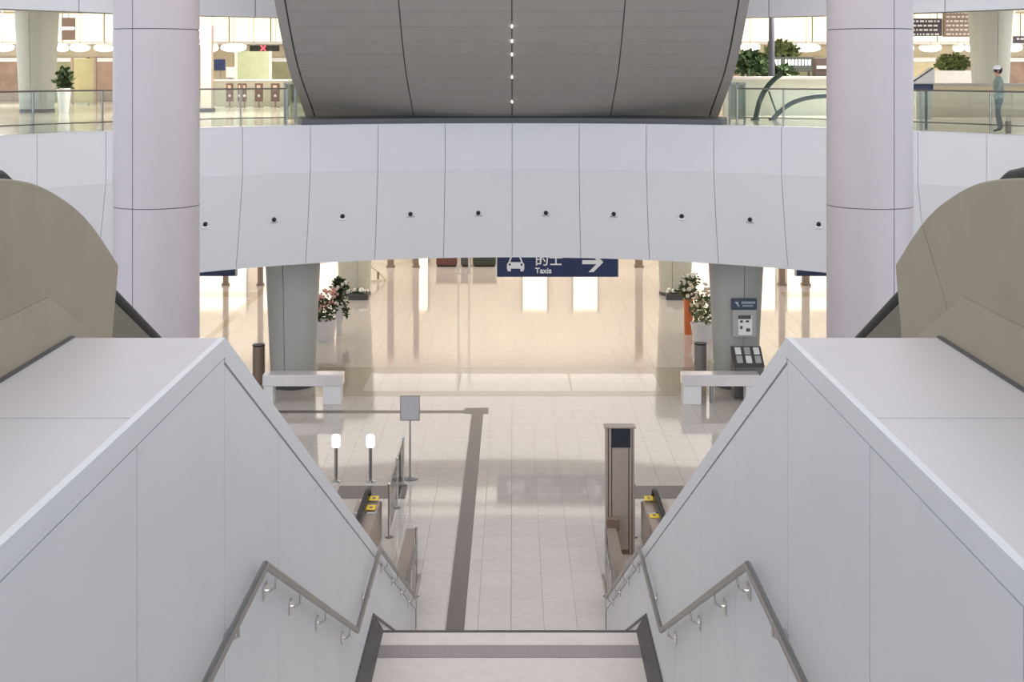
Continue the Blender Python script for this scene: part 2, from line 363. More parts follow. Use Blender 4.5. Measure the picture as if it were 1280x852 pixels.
# ------------------------------------------------------------------ escalators
for sx, side in ((-1, 'left'), (1, 'right')):
    t = thing('escalator', 'escalator with beige bulkhead descending beside the %s parapet wall' % side, 'escalator', (sx*3.6, 8, 0))
    def spline(K, m=5):
        out = []
        for i in range(len(K)-1):
            p0, p1, p2, p3 = K[max(0, i-1)], K[i], K[i+1], K[min(len(K)-1, i+2)]
            for j in range(m):
                u = j/m
                out.append(tuple(.5*(2*p1[c]+(p2[c]-p0[c])*u+(2*p0[c]-5*p1[c]+4*p2[c]-p3[c])*u*u+(3*p1[c]-p0[c]-3*p2[c]+p3[c])*u**3) for c in (0, 1)))
        return out
    full = spline([(5.6, 9.03), (6.0, 9.03), (6.42, 9.01), (6.9, 8.95), (7.27, 8.86), (7.7, 8.71), (8.05, 8.535), (8.49, 8.26)])
    prof = [p for p in full if p[0] < 7.85]
    lowc = [p for p in full if p[0] > 7.95]+[(8.49, 8.26)]
    low = [p for p in full if 7.85 <= p[0]]+[(8.49, 8.26), (8.33, 7.72), (8.2, 7.1), (6.9, 7.1)]
    X0, X1 = sx*(B+.003), sx*(B+.20)
    if sx > 0:
        MB().prism([(-2, 7.1), (-2, 9.03)]+prof+[(7.93, 8.60), (7.5, 8.2), (6.9, 7.1)], X0, X1).build('bulkhead_panel', M_beige, t, bevel=.012)
        MB().prism([(7.945, 8.595)]+lowc+[(8.33, 7.72), (8.2, 7.1), (6.92, 7.1), (7.515, 8.2)], X0+.004, X1).build('bulkhead_panel', M_beige, t, bevel=.006)
    else:
        MB().prism([(-2, 7.1), (-2, 9.03)]+prof+low, X0, X1).build('bulkhead_panel', M_beige, t, bevel=.012)
    # flared skirt panel low on the bulkhead
    def skirt(poly, m):
        n = len(poly); v = []
        for y, z in poly: v.append((sx*(B-.062+.058*min(1, (z-7.9)/.377)), y, z))
        for y, z in poly: v.append((sx*(B+.004), y, z))
        return MB().add(v, [tuple(range(n)), tuple(range(2*n-1, n-1, -1))]+[(i, n+i, n+(i+1) % n, (i+1) % n) for i in range(n)])
    skirt([(-2, 8.004), (7.44, 8.004), (7.44, 7.9), (7.86, 7.9), (7.2, 8.277), (-2, 8.277)], M_beige).build('skirt_panel', M_beige, t)
    MB().box(sx*(B-.07), sx*(B-.045), -2, 7.42, 8.0005, 8.012).build('gasket', M_dark, t)
    # handrails, balustrades
    hp = [(-2, 9.05), (5.6, 9.05), (6.3, 9.05), (6.9, 9.01), (7.4, 8.925), (7.8, 8.74), (9.41, 7.92), (10.6, 7.33), (22.6, 1.33), (23.3, 1.08), (24.0, 1.0), (25.9, 1.0), (26.25, .94), (26.38, .8), (26.3, .66), (25.9, .6)]
    for xx in (2.93, 4.45):
        MB().tube([(sx*xx, y, z) for y, z in hp], .05, 10).build('handrail', M_black, t, smooth=True)
        pl = [(7.0, 8.85), (7.4, 8.75), (9.41, 7.86), (10.6, 7.28), (22.6, 1.28), (23.3, 1.03), (24.0, .96), (25.9, .96), (26.3, .8), (25.9, .6)]
        bt = [(24.0, .55), (22.6, .8), (10.6, 6.8), (7.0, 8.4)]
        MB().prism(pl+bt, sx*(xx-.03), sx*(xx+.03)).build('balustrade', mat('smoked_panel', (92, 90, 82), .35, metal=.3), t)
    for xa, xb in ((2.66, 3.12), (4.26, 4.7)):
        MB().prism([(7.0, 8.4), (10.6, 6.85), (22.6, .84), (23.6, .86), (25.2, .86), (25.25, .84), (26.0, .82), (26.3, .7), (26.3, 0), (21.9, 0), (10.6, 5.4), (7.0, 7.0)], sx*xa, sx*xb).build('deck_cladding', mat('warm_steel', (176, 160, 148), .35, metal=.6), t, bevel=.02)
    MB().box(sx*2.655, sx*3.1, 25.08, 25.16, .855, .872).build('deck_joint', M_chrome, t)
    for yy in (25.45, 26.0) if sx < 0 else (25.0, 26.0):
        s = MB().box(sx*2.70, sx*2.88, yy-.14, yy+.14, .864, .868).build('warning_sticker', M_yel, t, label='yellow safety sticker')
        MB().box(sx*2.76, sx*2.82, yy-.06, yy+.06, .8665, .8695).build('pictogram', M_brown, s)
    MB().lathe([(0, 0), (.035, .0), (.035, .03), (0, .045)], sx*2.62, 24.6, 10).build('lamp_button', M_chrome, t)
    # steps
    sm = MB().box(-.56, .56, 0, .4, -.3, 0).mesh('step'); sm.materials.append(M_steel)
    for k in range(38):
        y = 7.4+k*.41; z = 7.95-max(0, (k-2))*.217
        if z < 0.02: break
        o = bpy.data.objects.new('step', sm); COL.objects.link(o); o.parent = t; o.location = (sx*3.69-WL[t][0], y-8, z)
    MB().box(sx*3.12, sx*4.26, 24.6, 27.2, 0, .02).build('comb_plate', M_steel, t)
    MB().prism([(7.4, 7.6), (22.5, -.0), (21.0, 0), (7.4, 6.8)], sx*3.12, sx*4.26).build('truss', M_brown, t)

# ------------------------------------------------------------------ upper floor, bridge
CY, R = 24.2, 14.0
FZ = 7.95
fu = MB()
n = 48; th = [-1.5+3.0*i/n for i in range(n+1)]
arc = [((R+.05)*math.sin(a), CY+(R+.05)*math.cos(a)) for a in th]
poly = arc+[(30, arc[-1][1]), (30, 68), (-30, 68), (-30, arc[0][1])]
tri = MB()
for i in range(n):
    x0, y0 = arc[i]; x1, y1 = arc[i+1]
    def outp(x, y, a):
        k = 1e9
        dx, dy = math.sin(a), math.cos(a)
        if abs(dx) > 1e-6: k = min(k, (30-abs(x))/abs(dx))
        if dy > 1e-6: k = min(k, (68-y)/dy)
        return (x+dx*k, y+dy*k)
    p, q = outp(x0, y0, th[i]), outp(x1, y1, th[i+1])
    tri.add([(x0, y0, FZ), (x1, y1, FZ), (q[0], q[1], FZ), (p[0], p[1], FZ), (x0, y0, FZ-.15), (x1, y1, FZ-.15), (q[0], q[1], FZ-.15), (p[0], p[1], FZ-.15)],
            [(0, 1, 2, 3), (7, 6, 5, 4), (0, 4, 5, 1), (2, 6, 7, 3)])
for sx in (-1, 1):   # corners outside the fan
    pass
M_ufl = mat('upper_floor_stone', (206, 198, 180), 0.12, var=0.05, scale=3)
o = tri.build('floor_upper', M_ufl); struct(o, 'polished pale floor of the upper concourse beyond the glass rail', 'floor')
o = MB().box(-30, 30, 60, 68, FZ-.3, FZ-.002).build('floor_rear', M_ufl); struct(o, 'rear strip of the upper concourse floor', 'floor')
o = MB().box(-1.6, 1.6, -6, 1.0, FZ-.3, FZ).build('floor_stairhead', M_stair); struct(o, 'stone floor at the head of the stairs', 'floor')

br = thing('footbridge', 'white curved bridge with panelled fascia spanning above the lower hall', 'bridge', (0, CY+R, 4))
body = [(R+.05, 7.93), (R+.05, 6.61), (R+.14, 6.1), (R+.24, 5.5), (R+.36, 4.75), (R+.55, 3.93), (R+.9, 4.05), (R+6.6, 4.05), (R+6.6, 7.5), (R+.3, 7.75)]
MB().ring(body, 0, CY, -1.5, 1.5, 60).build('core', M_fseam, br, smooth=True)
MB().ring([(R+.9, 4.048), (R+6.6, 4.048), (R+6.6, 4.03), (R+.9, 4.03)], 0, CY, -1.2, 1.2, 40).build('soffit', M_fasc, br)
dth = 2.0/R; gth = .008/R
up = [(R, 7.95), (R, 6.602), (R+.04, 6.602), (R+.04, 7.95)]
lo = [(R+.002, 6.60), (R+.09, 6.1), (R+.19, 5.5), (R+.33, 4.75), (R+.52, 3.90), (R+.57, 3.90), (R+.38, 4.75), (R+.24, 5.5), (R+.14, 6.1), (R+.045, 6.60)]
for k in range(-10, 10):
    a, b = k*dth+gth, (k+1)*dth-gth
    MB().ring(up, 0, CY, a, b, 6).build('upper_panel', M_fasc, br, smooth=True)
    p = MB().ring(lo, 0, CY, a, b, 6).build('lower_panel', M_fasc, br, smooth=True)
    m = (a+b)/2
    c = (math.sin(m)*(R+.225), CY+math.cos(m)*(R+.225), 5.28)
    f = MB(); f.ball(c, .065, 1, 1, 1, 12, 8)
    f.build('spot_fitting', M_black, p, smooth=True)
    MB().ring([(R+.2, 5.19), (R+.2, 5.21), (R+.3, 5.21), (R+.3, 5.19)], 0, CY, m-.008, m+.008, 3).build('bezel', M_chrome, p)
MB().ring([(R-.005, 7.95), (R-.005, 7.975), (R+.3, 7.975), (R+.3, 7.95)], 0, CY, -1.45, 1.45, 60).build('coping', M_fasc, br)
# glass balustrades
for sx, side in ((-1, 'left'), (1, 'right')):
    t = thing('glass_balustrade', 'greenish glass balustrade with thin steel rails on the bridge, %s side' % side, 'balustrade', (sx*10, 34, FZ))
    th0 = .475
    step = dth*1.0
    edges = [th0]+[k*dth for k in range(4, 11)]
    for a, b in zip(edges[:-1], edges[1:]):
        q0, q1 = (a+.002, b-.002) if sx > 0 else (-b+.002, -a-.002)
        MB().ring([(R+.12, 7.98), (R+.12, 9.0), (R+.135, 9.0), (R+.135, 7.98)], 0, CY, q0, q1, 4).build('pane', M_glass, t)
    for a in edges:
        x, y = sx*(R+.16)*math.sin(a), CY+(R+.16)*math.cos(a)
        MB().box(x-.022, x+.022, y-.022, y+.022, 7.96, 9.02).build('post', M_steel, t)
    q0, q1 = (th0, edges[-1]) if sx > 0 else (-edges[-1], -th0)
    for z, rr in ((9.03, .022), (8.2, .016)):
        MB().tube([((R+.16)*math.sin(q0+(q1-q0)*i/30), CY+(R+.16)*math.cos(q0+(q1-q0)*i/30), z) for i in range(31)], rr, 8).build('rail', M_steel, t, smooth=True)

# slanting soffit rising from the bridge toward the camera
so = thing('inclined_soffit', 'dark grey panelled slanting soffit rising above the middle of the bridge', 'soffit', (0, 38.5, 8))
P = [(38.55, 8.12), (38.1, 8.36), (37.4, 8.68), (36.6, 9.05), (35.9, 9.38), (35.3, 9.74), (34.6, 10.28), (34.0, 10.82), (33.4, 11.4), (32.4, 12.45), (31.4, 13.6), (29.6, 15.9)]
def sample(P, ds):
    out = [P[0]]; acc = 0
    L = [0]
    for a, b in zip(P[:-1], P[1:]): L.append(L[-1]+math.dist(a, b))
    nn = int(L[-1]/ds)
    res = []
    for i in range(nn+1):
        t = L[-1]*i/nn
        for k in range(len(P)-1):
            if L[k] <= t <= L[k+1]+1e-9:
                u = (t-L[k])/(L[k+1]-L[k]); res.append((P[k][0]+(P[k+1][0]-P[k][0])*u, P[k][1]+(P[k+1][1]-P[k][1])*u)); break
    return res
Q = sample(P, .55)
def slab(x0, x1, p, q, gp, thick, lift=0):
    d = Vector((q[0]-p[0], q[1]-p[1])); d.normalize(); nrm = Vector((-d.y, d.x))
    if nrm.y < 0: nrm = -nrm
    p = Vector(p)+d*gp+nrm*lift; q = Vector(q)-d*gp+nrm*lift
    return MB().prism([tuple(p), tuple(q), tuple(q+nrm*thick), tuple(p+nrm*thick)], x0, x1)
cols = [-5.92, -2.96, 0, 2.96, 5.92]
core = MB()
for p, q in zip(Q[:-1], Q[1:]):
    core.v += slab(-6.15, 6.15, p, q, 0, .5, .035).v
    n0 = len(core.v)-8
    core.f += [tuple(i+n0 for i in f) for f in slab(-6.15, 6.15, p, q, 0, .5, .035).f]
    for a, b in zip(cols[:-1], cols[1:]):
        slab(a+.015, b-.015, p, q, .004, .03).build('panel', M_soff, so)
    for s_ in (-1, 1):
        slab(s_*5.95, s_*6.2, p, q, 0, .5, -.01).build('side_trim', M_soff, so)
core.build('core', M_soffd, so)
for yy in (35, 55, 75, 96, 128):
    best = min(Q, key=lambda q: abs(88-(q[1]-H)*1600/q[0]-yy))
    MB().box(-.012, .012, best[0]-.06, best[0]+.06, best[1]-.03, best[1]+.05).build('light_slot', M_lamp, so, label='tiny light showing in the middle seam')
MB().ring([(R+.1, 7.976), (R+.1, 8.13), (R+.6, 8.20), (R+.6, 7.976)], 0, CY, -.445, .445, 24).build('plinth', mat('plinth_grey', (96, 98, 102), .5), so)

# upper ceiling with its curved edge
RC = 15.5
cf = thing('ceiling_fascia', 'pale curved ceiling edge above the upper concourse', 'fascia', (0, CY+RC, 11.1))
for k in range(-8, 8):
    MB().ring([(RC, 11.13), (RC, 14.5), (RC+.05, 14.5), (RC+.05, 11.13)], 0, CY, k*.17+.001, (k+1)*.17-.001, 5).build('panel', M_fasc, cf, smooth=True)
MB().ring([(RC+.05, 11.14), (RC+.05, 14.5), (RC+1.0, 14.5), (RC+1.0, 11.14)], 0, CY, -1.4, 1.4, 40).build('core', M_fseam, cf)
o = MB().box(-40, 40, -22, 72, 20, 20.3).build('ceiling', M_white); struct(o, 'white high roof over the atrium', 'ceiling')
o = MB().box(-30, 30, 38, 68.2, 12.6, 12.8).build('ceiling_upper', M_white); struct(o, 'pale ceiling of the upper concourse', 'ceiling')
o = MB().box(-30, 30, 39.5, 66, 5.2, 5.4).build('ceiling_lower', M_white); struct(o, 'white ceiling of the lower hall beyond the bridge', 'ceiling')

# ------------------------------------------------------------------ columns
def round_column(x, y, r, label, seam_ang, zs, grp='tall round columns'):
    t = thing('round_column', label, 'column', (x, y, 0), grp)
    MB().lathe([(r-.02, 0), (r-.02, zs[-1])], x, y, 48).build('core', M_cseam, t, smooth=True)
    for z0, z1 in zip(zs[:-1], zs[1:]):
        for k in range(3):
            a0 = seam_ang+k*2*pi/3+.008/r; a1 = seam_ang+(k+1)*2*pi/3-.008/r
            nseg = 16; v = []
            for rr in (r, r-.03):
                for zz in (z0+.008, z1-.008):
                    for j in range(nseg+1):
                        a = a0+(a1-a0)*j/nseg; v.append((x+rr*math.cos(a), y+rr*math.sin(a), zz))
            m = nseg+1; f = []
            for j in range(nseg):
                f += [(j, j+1, m+j+1, m+j), (2*m+j, 3*m+j, 3*m+j+1, 2*m+j+1), (j, 2*m+j, 2*m+j+1, j+1), (m+j, m+j+1, 3*m+j+1, 3*m+j)]
            f += [(0, m, 3*m, 2*m), (nseg, 2*m+nseg, 3*m+nseg, m+nseg)]
            MB().add(v, f).build('shell_panel', M_pink, t, smooth=True)
zs = [0, .47, 3.75, 7.03, 10.31, 13.6, 16.9]
round_column(-6.65, 24, .787, 'tall pinkish grey round column beside the left escalator', -pi/2-.29, zs)
round_column(6.72, 24, .787, 'tall pinkish grey round column beside the right escalator', -pi/2+.31, zs)
def taper_column(x, y, r0, k, h, label, m, sa, z0=0, grp=None, base=M_dark):
    t = thing('tapered_column', label, 'column', (x, y, z0), grp)
    MB().lathe([(r0-.02, z0), (r0+k*h-.02, z0+h)], x, y, 40).build('core', M_cseam, t, smooth=True)
    for i in range(3):
        a0 = sa+i*2*pi/3+.012; a1 = sa+(i+1)*2*pi/3-.012; ns = 14; v = []
        for d_ in (0, -.03):
            for (zz, rr) in ((z0+.12, r0+k*.12), (z0+h, r0+k*h)):
                for j in range(ns+1):
                    a = a0+(a1-a0)*j/ns; v.append((x+(rr+d_)*math.cos(a), y+(rr+d_)*math.sin(a), zz))
        q = ns+1; f = []
        for j in range(ns):
            f += [(j, j+1, q+j+1, q+j), (2*q+j, 3*q+j, 3*q+j+1, 2*q+j+1), (j, 2*q+j, 2*q+j+1, j+1), (q+j, q+j+1, 3*q+j+1, 3*q+j)]
        f += [(0, q, 3*q, 2*q), (ns, 2*q+ns, 3*q+ns, q+ns)]
        MB().add(v, f).build('shell_panel', m, t, smooth=True)
    MB().lathe([(r0+.03, z0), (r0+.03, z0+.12), (r0, z0+.14)], x, y, 40).build('base_ring', base, t, smooth=True)
    return t
taper_column(-6.66, 38.9, .656, .045, 4.05, 'grey tapered column behind the left metal table', M_cgrey, -pi/2-.2)
taper_column(6.8, 38.9, .64, .05, 4.05, 'grey tapered column carrying the information notice', M_cgrey, -pi/2+.15)
M_cgl = mat('column_pale', (190, 188, 172), .4, var=.03)
taper_column(-6.75, 54.7, .66, .04, 5.2, 'pale far column with planter ring, left of the taxi sign', M_cgl, -pi/2+.3)
taper_column(6.95, 54.7, .66, .04, 5.2, 'pale far column with planter ring, right of the taxi sign', M_cgl, -pi/2-.3)
M_cgu = mat('column_upper_grey', (146, 148, 142), .5, var=.04)
taper_column(-18.2, 49, .62, .05, 4.65, 'grey tapered column on the upper concourse beside the potted plant', M_cgu, -pi/2, FZ)
taper_column(18.3, 49, .62, .05, 4.65, 'grey tapered column on the upper concourse behind the walking person', M_cgu, -pi/2, FZ)

# ------------------------------------------------------------------ signs
def arrow_poly(cx, cz, w, h, t):
    # arrow to the right: shaft and chevron head
    xl, xr, a = cx-w/2, cx+w/2, t*1.25
    return [[(xl, cz-t/2), (xr-a-t/2, cz-t/2), (xr-h/2-a, cz-h/2), (xr-h/2, cz-h/2), (xr, cz), (xr-h/2, cz+h/2), (xr-h/2-a, cz+h/2), (xr-a-t/2, cz+t/2), (xl, cz+t/2)]]
YS = 40.0
def sx_(px, d=YS): return (px-642)*d/1600+.045
def sz_(py, d=YS): return H-(py-88)*d/1600
t = thing('taxi_sign', 'navy hanging sign with taxi symbol, white lettering and arrow', 'sign', (sx_(697), YS, sz_(346)))
x0, x1, zb, zt = sx_(622), sx_(772), sz_(346), sz_(309)
MB().box(x0, x1, YS, YS+.14, zb, zt).build('board', M_navy, t, bevel=.01)
MB().box(x0-.03, x0, YS-.01, YS+.15, zb, zt).build('end_cap', M_steel, t); MB().box(x1, x1+.03, YS-.01, YS+.15, zb, zt).build('end_cap', M_steel, t)
for fx in (.25, .75):
    xx = x0+(x1-x0)*fx; MB().tube([(xx, YS+.07, zt-.05), (xx, YS+.07, 4.06)], .025, 8).build('hanger', M_steel, t)
ic = MB(); cx = sx_(644.5)
def zz(py): return sz_(py)
hw = .27
for poly in ([(cx-hw, zz(335.5)), (cx-hw, zz(330)), (cx-hw+.05, zz(327.5)), (cx+hw-.05, zz(327.5)), (cx+hw, zz(330)), (cx+hw, zz(335.5))],):
    ic.prism(poly, YS-.012, YS+.01, 'y')
for s_ in (-1, 1):
    ic.prism([(cx+s_*hw, zz(335.6)), (cx+s_*(hw-.12), zz(335.6)), (cx+s_*(hw-.12), zz(338.8)), (cx+s_*(hw-.03), zz(338.8))], YS-.012, YS+.01, 'y')
    ic.prism([(cx+s_*(hw-.05), zz(327.4)), (cx+s_*(hw-.10), zz(327.4)), (cx+s_*(hw-.165), zz(320)), (cx+s_*(hw-.115), zz(320))], YS-.012, YS+.01, 'y')
ic.prism([(cx-hw+.11, zz(321.2)), (cx+hw-.11, zz(321.2)), (cx+hw-.12, zz(319.5)), (cx-hw+.12, zz(319.5))], YS-.012, YS+.01, 'y')
ic.prism([(cx-.09, zz(319.6)), (cx+.09, zz(319.6)), (cx+.09, zz(316.8)), (cx-.09, zz(316.8))], YS-.012, YS+.01, 'y')
ic = ic.build('taxi_symbol', M_signw, t)
for s_ in (-1, 1):
    MB().tube([(cx+s_*.185, YS-.016, zz(330.5)), (cx+s_*.185, YS-.006, zz(330.5))], .036, 12).build('headlamp', M_navy, ic)
ar = MB()
for q in arrow_poly(sx_(741), zz(327.5), .66, .62, .125): ar.prism(q, YS-.012, YS+.01, 'y')
ar.build('arrow', M_signw, t)
text_mesh('的士', .44, M_signw, 'chinese_lettering', t, (sx_(668.5), YS-.006, zz(330.5)), .004)
text_mesh('Taxis', .24, M_signw, 'english_lettering', t, (sx_(669), YS-.006, zz(341.2)), .006)
for (pa, pb, side) in ((196, 295, 'left'), (995, 1092, 'right')):
    d = 40.6; xa, xb = sx_(pa, d), sx_(pb, d); zb = sz_(345, d)
    t = thing('hanging_sign', 'plain navy sign edge showing under the bridge beside the %s round column' % side, 'sign', ((xa+xb)/2, d, zb))
    MB().box(xa, xb, d, d+.14, zb, zb+.85).build('board', M_navy, t, bevel=.01)
    e = xb if side == 'left' else xa
    MB().box(e-.02, e+.02, d-.01, d+.15, zb, zb+.85).build('end_cap', M_steel, t)
    for fx in (.25, .75): MB().tube([(xa+(xb-xa)*fx, d+.07, zb+.8), (xa+(xb-xa)*fx, d+.07, 4.06)], .025, 8).build('hanger', M_steel, t)

# notice on the right grey column
d = 38.02
t = thing('information_notice', 'information notice with navy header and white poster on the grey column', 'notice', (sx_(931, d), d, 1.6))
MB().box(sx_(916, d), sx_(945, d), d, d+.08, sz_(421, d), sz_(387, d)).build('panel', M_cgrey, t, bevel=.01)
hd = MB().box(sx_(914, d), sx_(946, d), d-.03, d+.05, sz_(386.5, d), sz_(373, d)).build('header', mat('header_navy', (52, 66, 84), .4), t, bevel=.01)
w = mat('header_text', (175, 185, 192), .5)
a_ = MB()
a_.prism([(sx_(918, d), sz_(377, d)), (sx_(923, d), sz_(377, d)), (sx_(922, d), sz_(378.5, d)), (sx_(924, d), sz_(382, d)), (sx_(922.6, d), sz_(383, d)), (sx_(920.5, d), sz_(379.5, d))], d-.04, d-.03, 'y')
a_.build('arrow', w, hd)
for (q0, q1, r0, r1) in ((927, 943, 376.5, 379.3), (928, 941, 381, 382.6)):
    bb = MB(); xq = q0
    while xq < q1: bb.box(sx_(xq, d), sx_(xq+1.1, d), d-.036, d-.03, sz_(r1, d), sz_(r0, d)); xq += 1.7
    bb.build('lettering', w, hd)
po = MB().box(sx_(923, d), sx_(940, d), d-.02, d, sz_(418.5, d), sz_(394.5, d)).build('poster', M_signw, t)
MB().box(sx_(923, d), sx_(938.5, d), d-.025, d, sz_(398.5, d), sz_(394, d)).build('title_band', M_dark, po)
for (q0, q1, r0, r1) in ((925, 928.5, 400, 403), (932, 936, 400, 402.5), (925, 928, 407, 411), (932.5, 937.5, 410, 414)):
    MB().box(sx_(q0, d), sx_(q1, d), d-.024, d, sz_(r1, d), sz_(r0, d)).build('pictogram', M_dark, po)
# leaflet stand
t = thing('leaflet_stand', 'dark grey leaflet stand with sloped top in front of the notice column', 'stand', (sx_(937, 37.6), 37.6, 0))
xa, xb = sx_(916, 37.5), sx_(953, 37.5)
M_st = mat('stand_grey', (112, 108, 106), .4, metal=.2)
MB().prism([(37.25, 0), (37.25, .92), (37.85, 1.34), (37.85, 0)], xa, xb).build('body', M_st, t, bevel=.015)
MB().prism([(37.22, .915), (37.22, .955), (37.86, 1.40), (37.86, 1.36)], xa-.01, xb+.01).build('sloped_tray', M_dark, t)
for i in range(3):
    for j in range(2):
        xx = xa+.10+.27*i; v0 = .10+.27*j
        y0, z0 = 37.22+v0, .955+v0*.695
        MB().prism([(y0, z0), (y0, z0+.03), (y0+.2, z0+.03+.139), (y0+.2, z0+.139)], xx, xx+.17).build('leaflet', M_white if (i+j) % 2 else M_cgrey, t)

# ------------------------------------------------------------------ lower hall furniture
for sx, side in ((-1, 'left'), (1, 'right')):
    d = 36.6
    xa, xb = (sx_(328, d), sx_(428, d)) if sx < 0 else (sx_(853, d), sx_(950, d))
    t = thing('metal_table', 'low pale metal table in front of the %s grey column' % side, 'table', ((xa+xb)/2, d, 0))
    MB().box(xa, xb, d-.02, d+.5, .52, .85).build('top_box', mat('pale_steel', (222, 216, 217), .22, metal=.35, var=.05, scale=2), t, bevel=.02)
    for (p, q) in (((xa+.03, xa+.3), (xb-.56, xb-.04)) if sx < 0 else ((xa+.02, xa+.54), (xb-.4, xb-.1))):
        MB().box(p, q, d, d+.44, 0, .53).build('leg_panel', M_white, t, bevel=.01)
    if sx > 0: MB().tube([(xa+.86, d+.2, 0), (xa+.86, d+.2, .53)], .06, 10).build('centre_post', M_steel, t, smooth=True)
for px, dd, lab, nm in ((323.5, 39.0, 'brown cylindrical bin beside the left grey column', 0), (875.5, 39.2, 'greyish cylindrical bin beside the notice column', 1)):
    x = sx_(px, dd); r = .185
    t = thing('cylinder_bin', lab, 'bin', (x, dd, 0))
    MB().lathe([(0, 0), (r-.02, 0), (r-.01, .05), (r, .06), (r, 1.16), (r-.02, 1.18), (r-.05, 1.18), (r-.06, 1.0), (0, 1.0)], x, dd, 28).build('body', M_brown if nm == 0 else mat('bin_grey', (132, 124, 122), .4, metal=.2), t, smooth=True)
    MB().lathe([(r-.05, 1.175), (r+.004, 1.175), (r+.004, 1.21), (r-.05, 1.21)], x, dd, 28).build('rim', M_black, t, smooth=True)

# plants and vases
def planter(px, dd, w, h, fh, lab, m, petal, name='flower_planter', leaf=M_leaf):
    x = sx_(px, dd)
    t = thing(name, lab, 'planter', (x, dd, 0))
    MB().lathe([(0, 0), (w*.40, 0), (w*.5, h*.9), (w*.52, h), (w*.46, h), (w*.44, h*.9), (0, h*.88)], x, dd, 24).build('pot', m, t, smooth=True)
    MB().leaves((x, dd, h+fh*.35), (w*.5, w*.45, fh*.4), 260, .16).build('foliage', leaf, t)
    b = MB()
    for _ in range(70):
        a = random.uniform(0, 2*pi); rr = w*.55*math.sqrt(random.random()); z = h+fh*random.uniform(.35, 1.0)
        b.ball((x+rr*math.cos(a), dd+rr*math.sin(a), z), random.uniform(.035, .07), nu=6, nv=4)
    o = b.build('blossoms', petal, t, smooth=True); o['kind'] = 'stuff'
planter(404, 45.4, .95, .72, 1.05, 'white planter of pink flowers behind the left grey column', M_white, M_petp)
planter(880, 45.4, .95, .60, 1.35, 'white planter of cream flowers beside the orange vase', M_white, M_petc, leaf=M_leafl)
def vase(px, dd, rb, rt, h, lab, m, clusters, name):
    x = sx_(px, dd); t = thing(name, lab, 'vase', (x, dd, 0))
    MB().lathe([(0, 0), (rb, 0), (rb*1.02, .03), (rt, h), (rt-.03, h), (rb-.03, .1), (0, .1)], x, dd, 20).build('vase_body', m, t, smooth=True)
    lf = MB(); b = MB(); stm = MB()
    for (dx, dz, r, nl, nb) in clusters:
        lf.leaves((x+dx, dd, h+dz), (r, r*.8, r), nl, .15)
        stm.tube([(x, dd, h-.1), (x+dx*.5, dd, h+dz*.6), (x+dx, dd, h+dz)], .012, 6)
        for _ in range(nb):
            a = Vector((random.gauss(0, 1), random.gauss(0, 1), random.gauss(0, 1))).normalized()*r
            b.ball((x+dx+a.x, dd+a.y, h+dz+a.z), random.uniform(.05, .09), nu=6, nv=4)
    lf.build('foliage', M_leaf if name == 'white_vase' else M_leafl, t); stm.build('stems', M_leaf, t)
    o = b.build('blossoms', M_petw, t, smooth=True); o['kind'] = 'stuff'
vase(424, 46.3, .10, .17, 1.08, 'tall white vase with dark green foliage and white blossoms', M_white,
     [(0, .15, .26, 120, 6), (-.08, .42, .22, 80, 8), (.12, .62, .20, 80, 4), (-.14, .75, .14, 50, 1), (.02, .92, .14, 50, 0), (.24, -.15, .10, 30, 0), (.26, -.35, .07, 14, 0)], 'white_vase')
vase(860.5, 46.4, .15, .17, 1.28, 'tall orange vase with white flowers beside the cream planter', M_orange,
     [(0, .2, .24, 110, 8), (.1, .5, .24, 80, 8), (-.14, .42, .2, 60, 7), (.2, .75, .14, 30, 3), (-.05, .7, .14, 30, 4)], 'orange_vase')
for px, lab in ((448, 'dark planter trough of white flowers at the far left column'), (845, 'dark planter trough of white flowers at the far right column')):
    dd = 53.4; x = sx_(px, dd); t = thing('planter_trough', lab, 'planter', (x, dd, 0))
    MB().box(x-.42, x+.42, dd-.16, dd+.16, 0, .26).build('trough', M_dark, t, bevel=.02)
    MB().leaves((x, dd, .3), (.4, .15, .1), 80, .12).build('foliage', M_leaf, t)
    b = MB()
    for i in range(12): b.ball((x+random.uniform(-.42, .42), dd+random.uniform(-.15, .05), .38+random.uniform(-.05, .08)), .05, nu=6, nv=4)
    o = b.build('blossoms', M_petw, t); o['kind'] = 'stuff'

# lit bollards, stanchion sign, queue railing, kiosk
for px, lab in ((420, 'slim post with a glowing white lamp head, farther from the railing'), (463, 'slim post with a glowing white lamp head, nearer the railing')):
    dd = 29.7; x = sx_(px, dd); t = thing('lamp_bollard', lab, 'bollard lamp', (x, dd, 0), 'lit bollards at the escalator foot')
    MB().lathe([(0, 0), (.11, 0), (.11, .02), (.05, .05), (0, .05)], x, dd, 16).build('base', M_chrome, t, smooth=True)
    MB().tube([(x, dd, .04), (x, dd, .82)], .04, 12).build('post', M_steel, t, smooth=True)
    MB().lathe([(0, .81), (.085, .82), (.095, .86), (.095, 1.06), (.07, 1.10), (0, 1.115)], x, dd, 16).build('lamp_head', M_lampb, t, smooth=True)
dd = 29.95; x = sx_(512.5, dd)
t = thing('stanchion_sign', 'grey square notice board on a slim round-based stand', 'sign', (x, dd, 0))
MB().lathe([(0, 0), (.2, 0), (.2, .025), (.05, .05), (0, .05)], x, dd, 24).build('base', M_steel, t, smooth=True)
MB().tube([(x, dd, .04), (x, dd, 1.4)], .02, 10).build('post', M_steel, t, smooth=True)
MB().box(x-.215, x+.215, dd-.03, dd-.005, 1.38, 1.93).build('board', mat('board_grey', (178, 176, 178), .5), t, bevel=.01)
MB().box(x-.23, x+.23, dd-.02, dd, 1.365, 1.945).build('frame', M_steel, t)
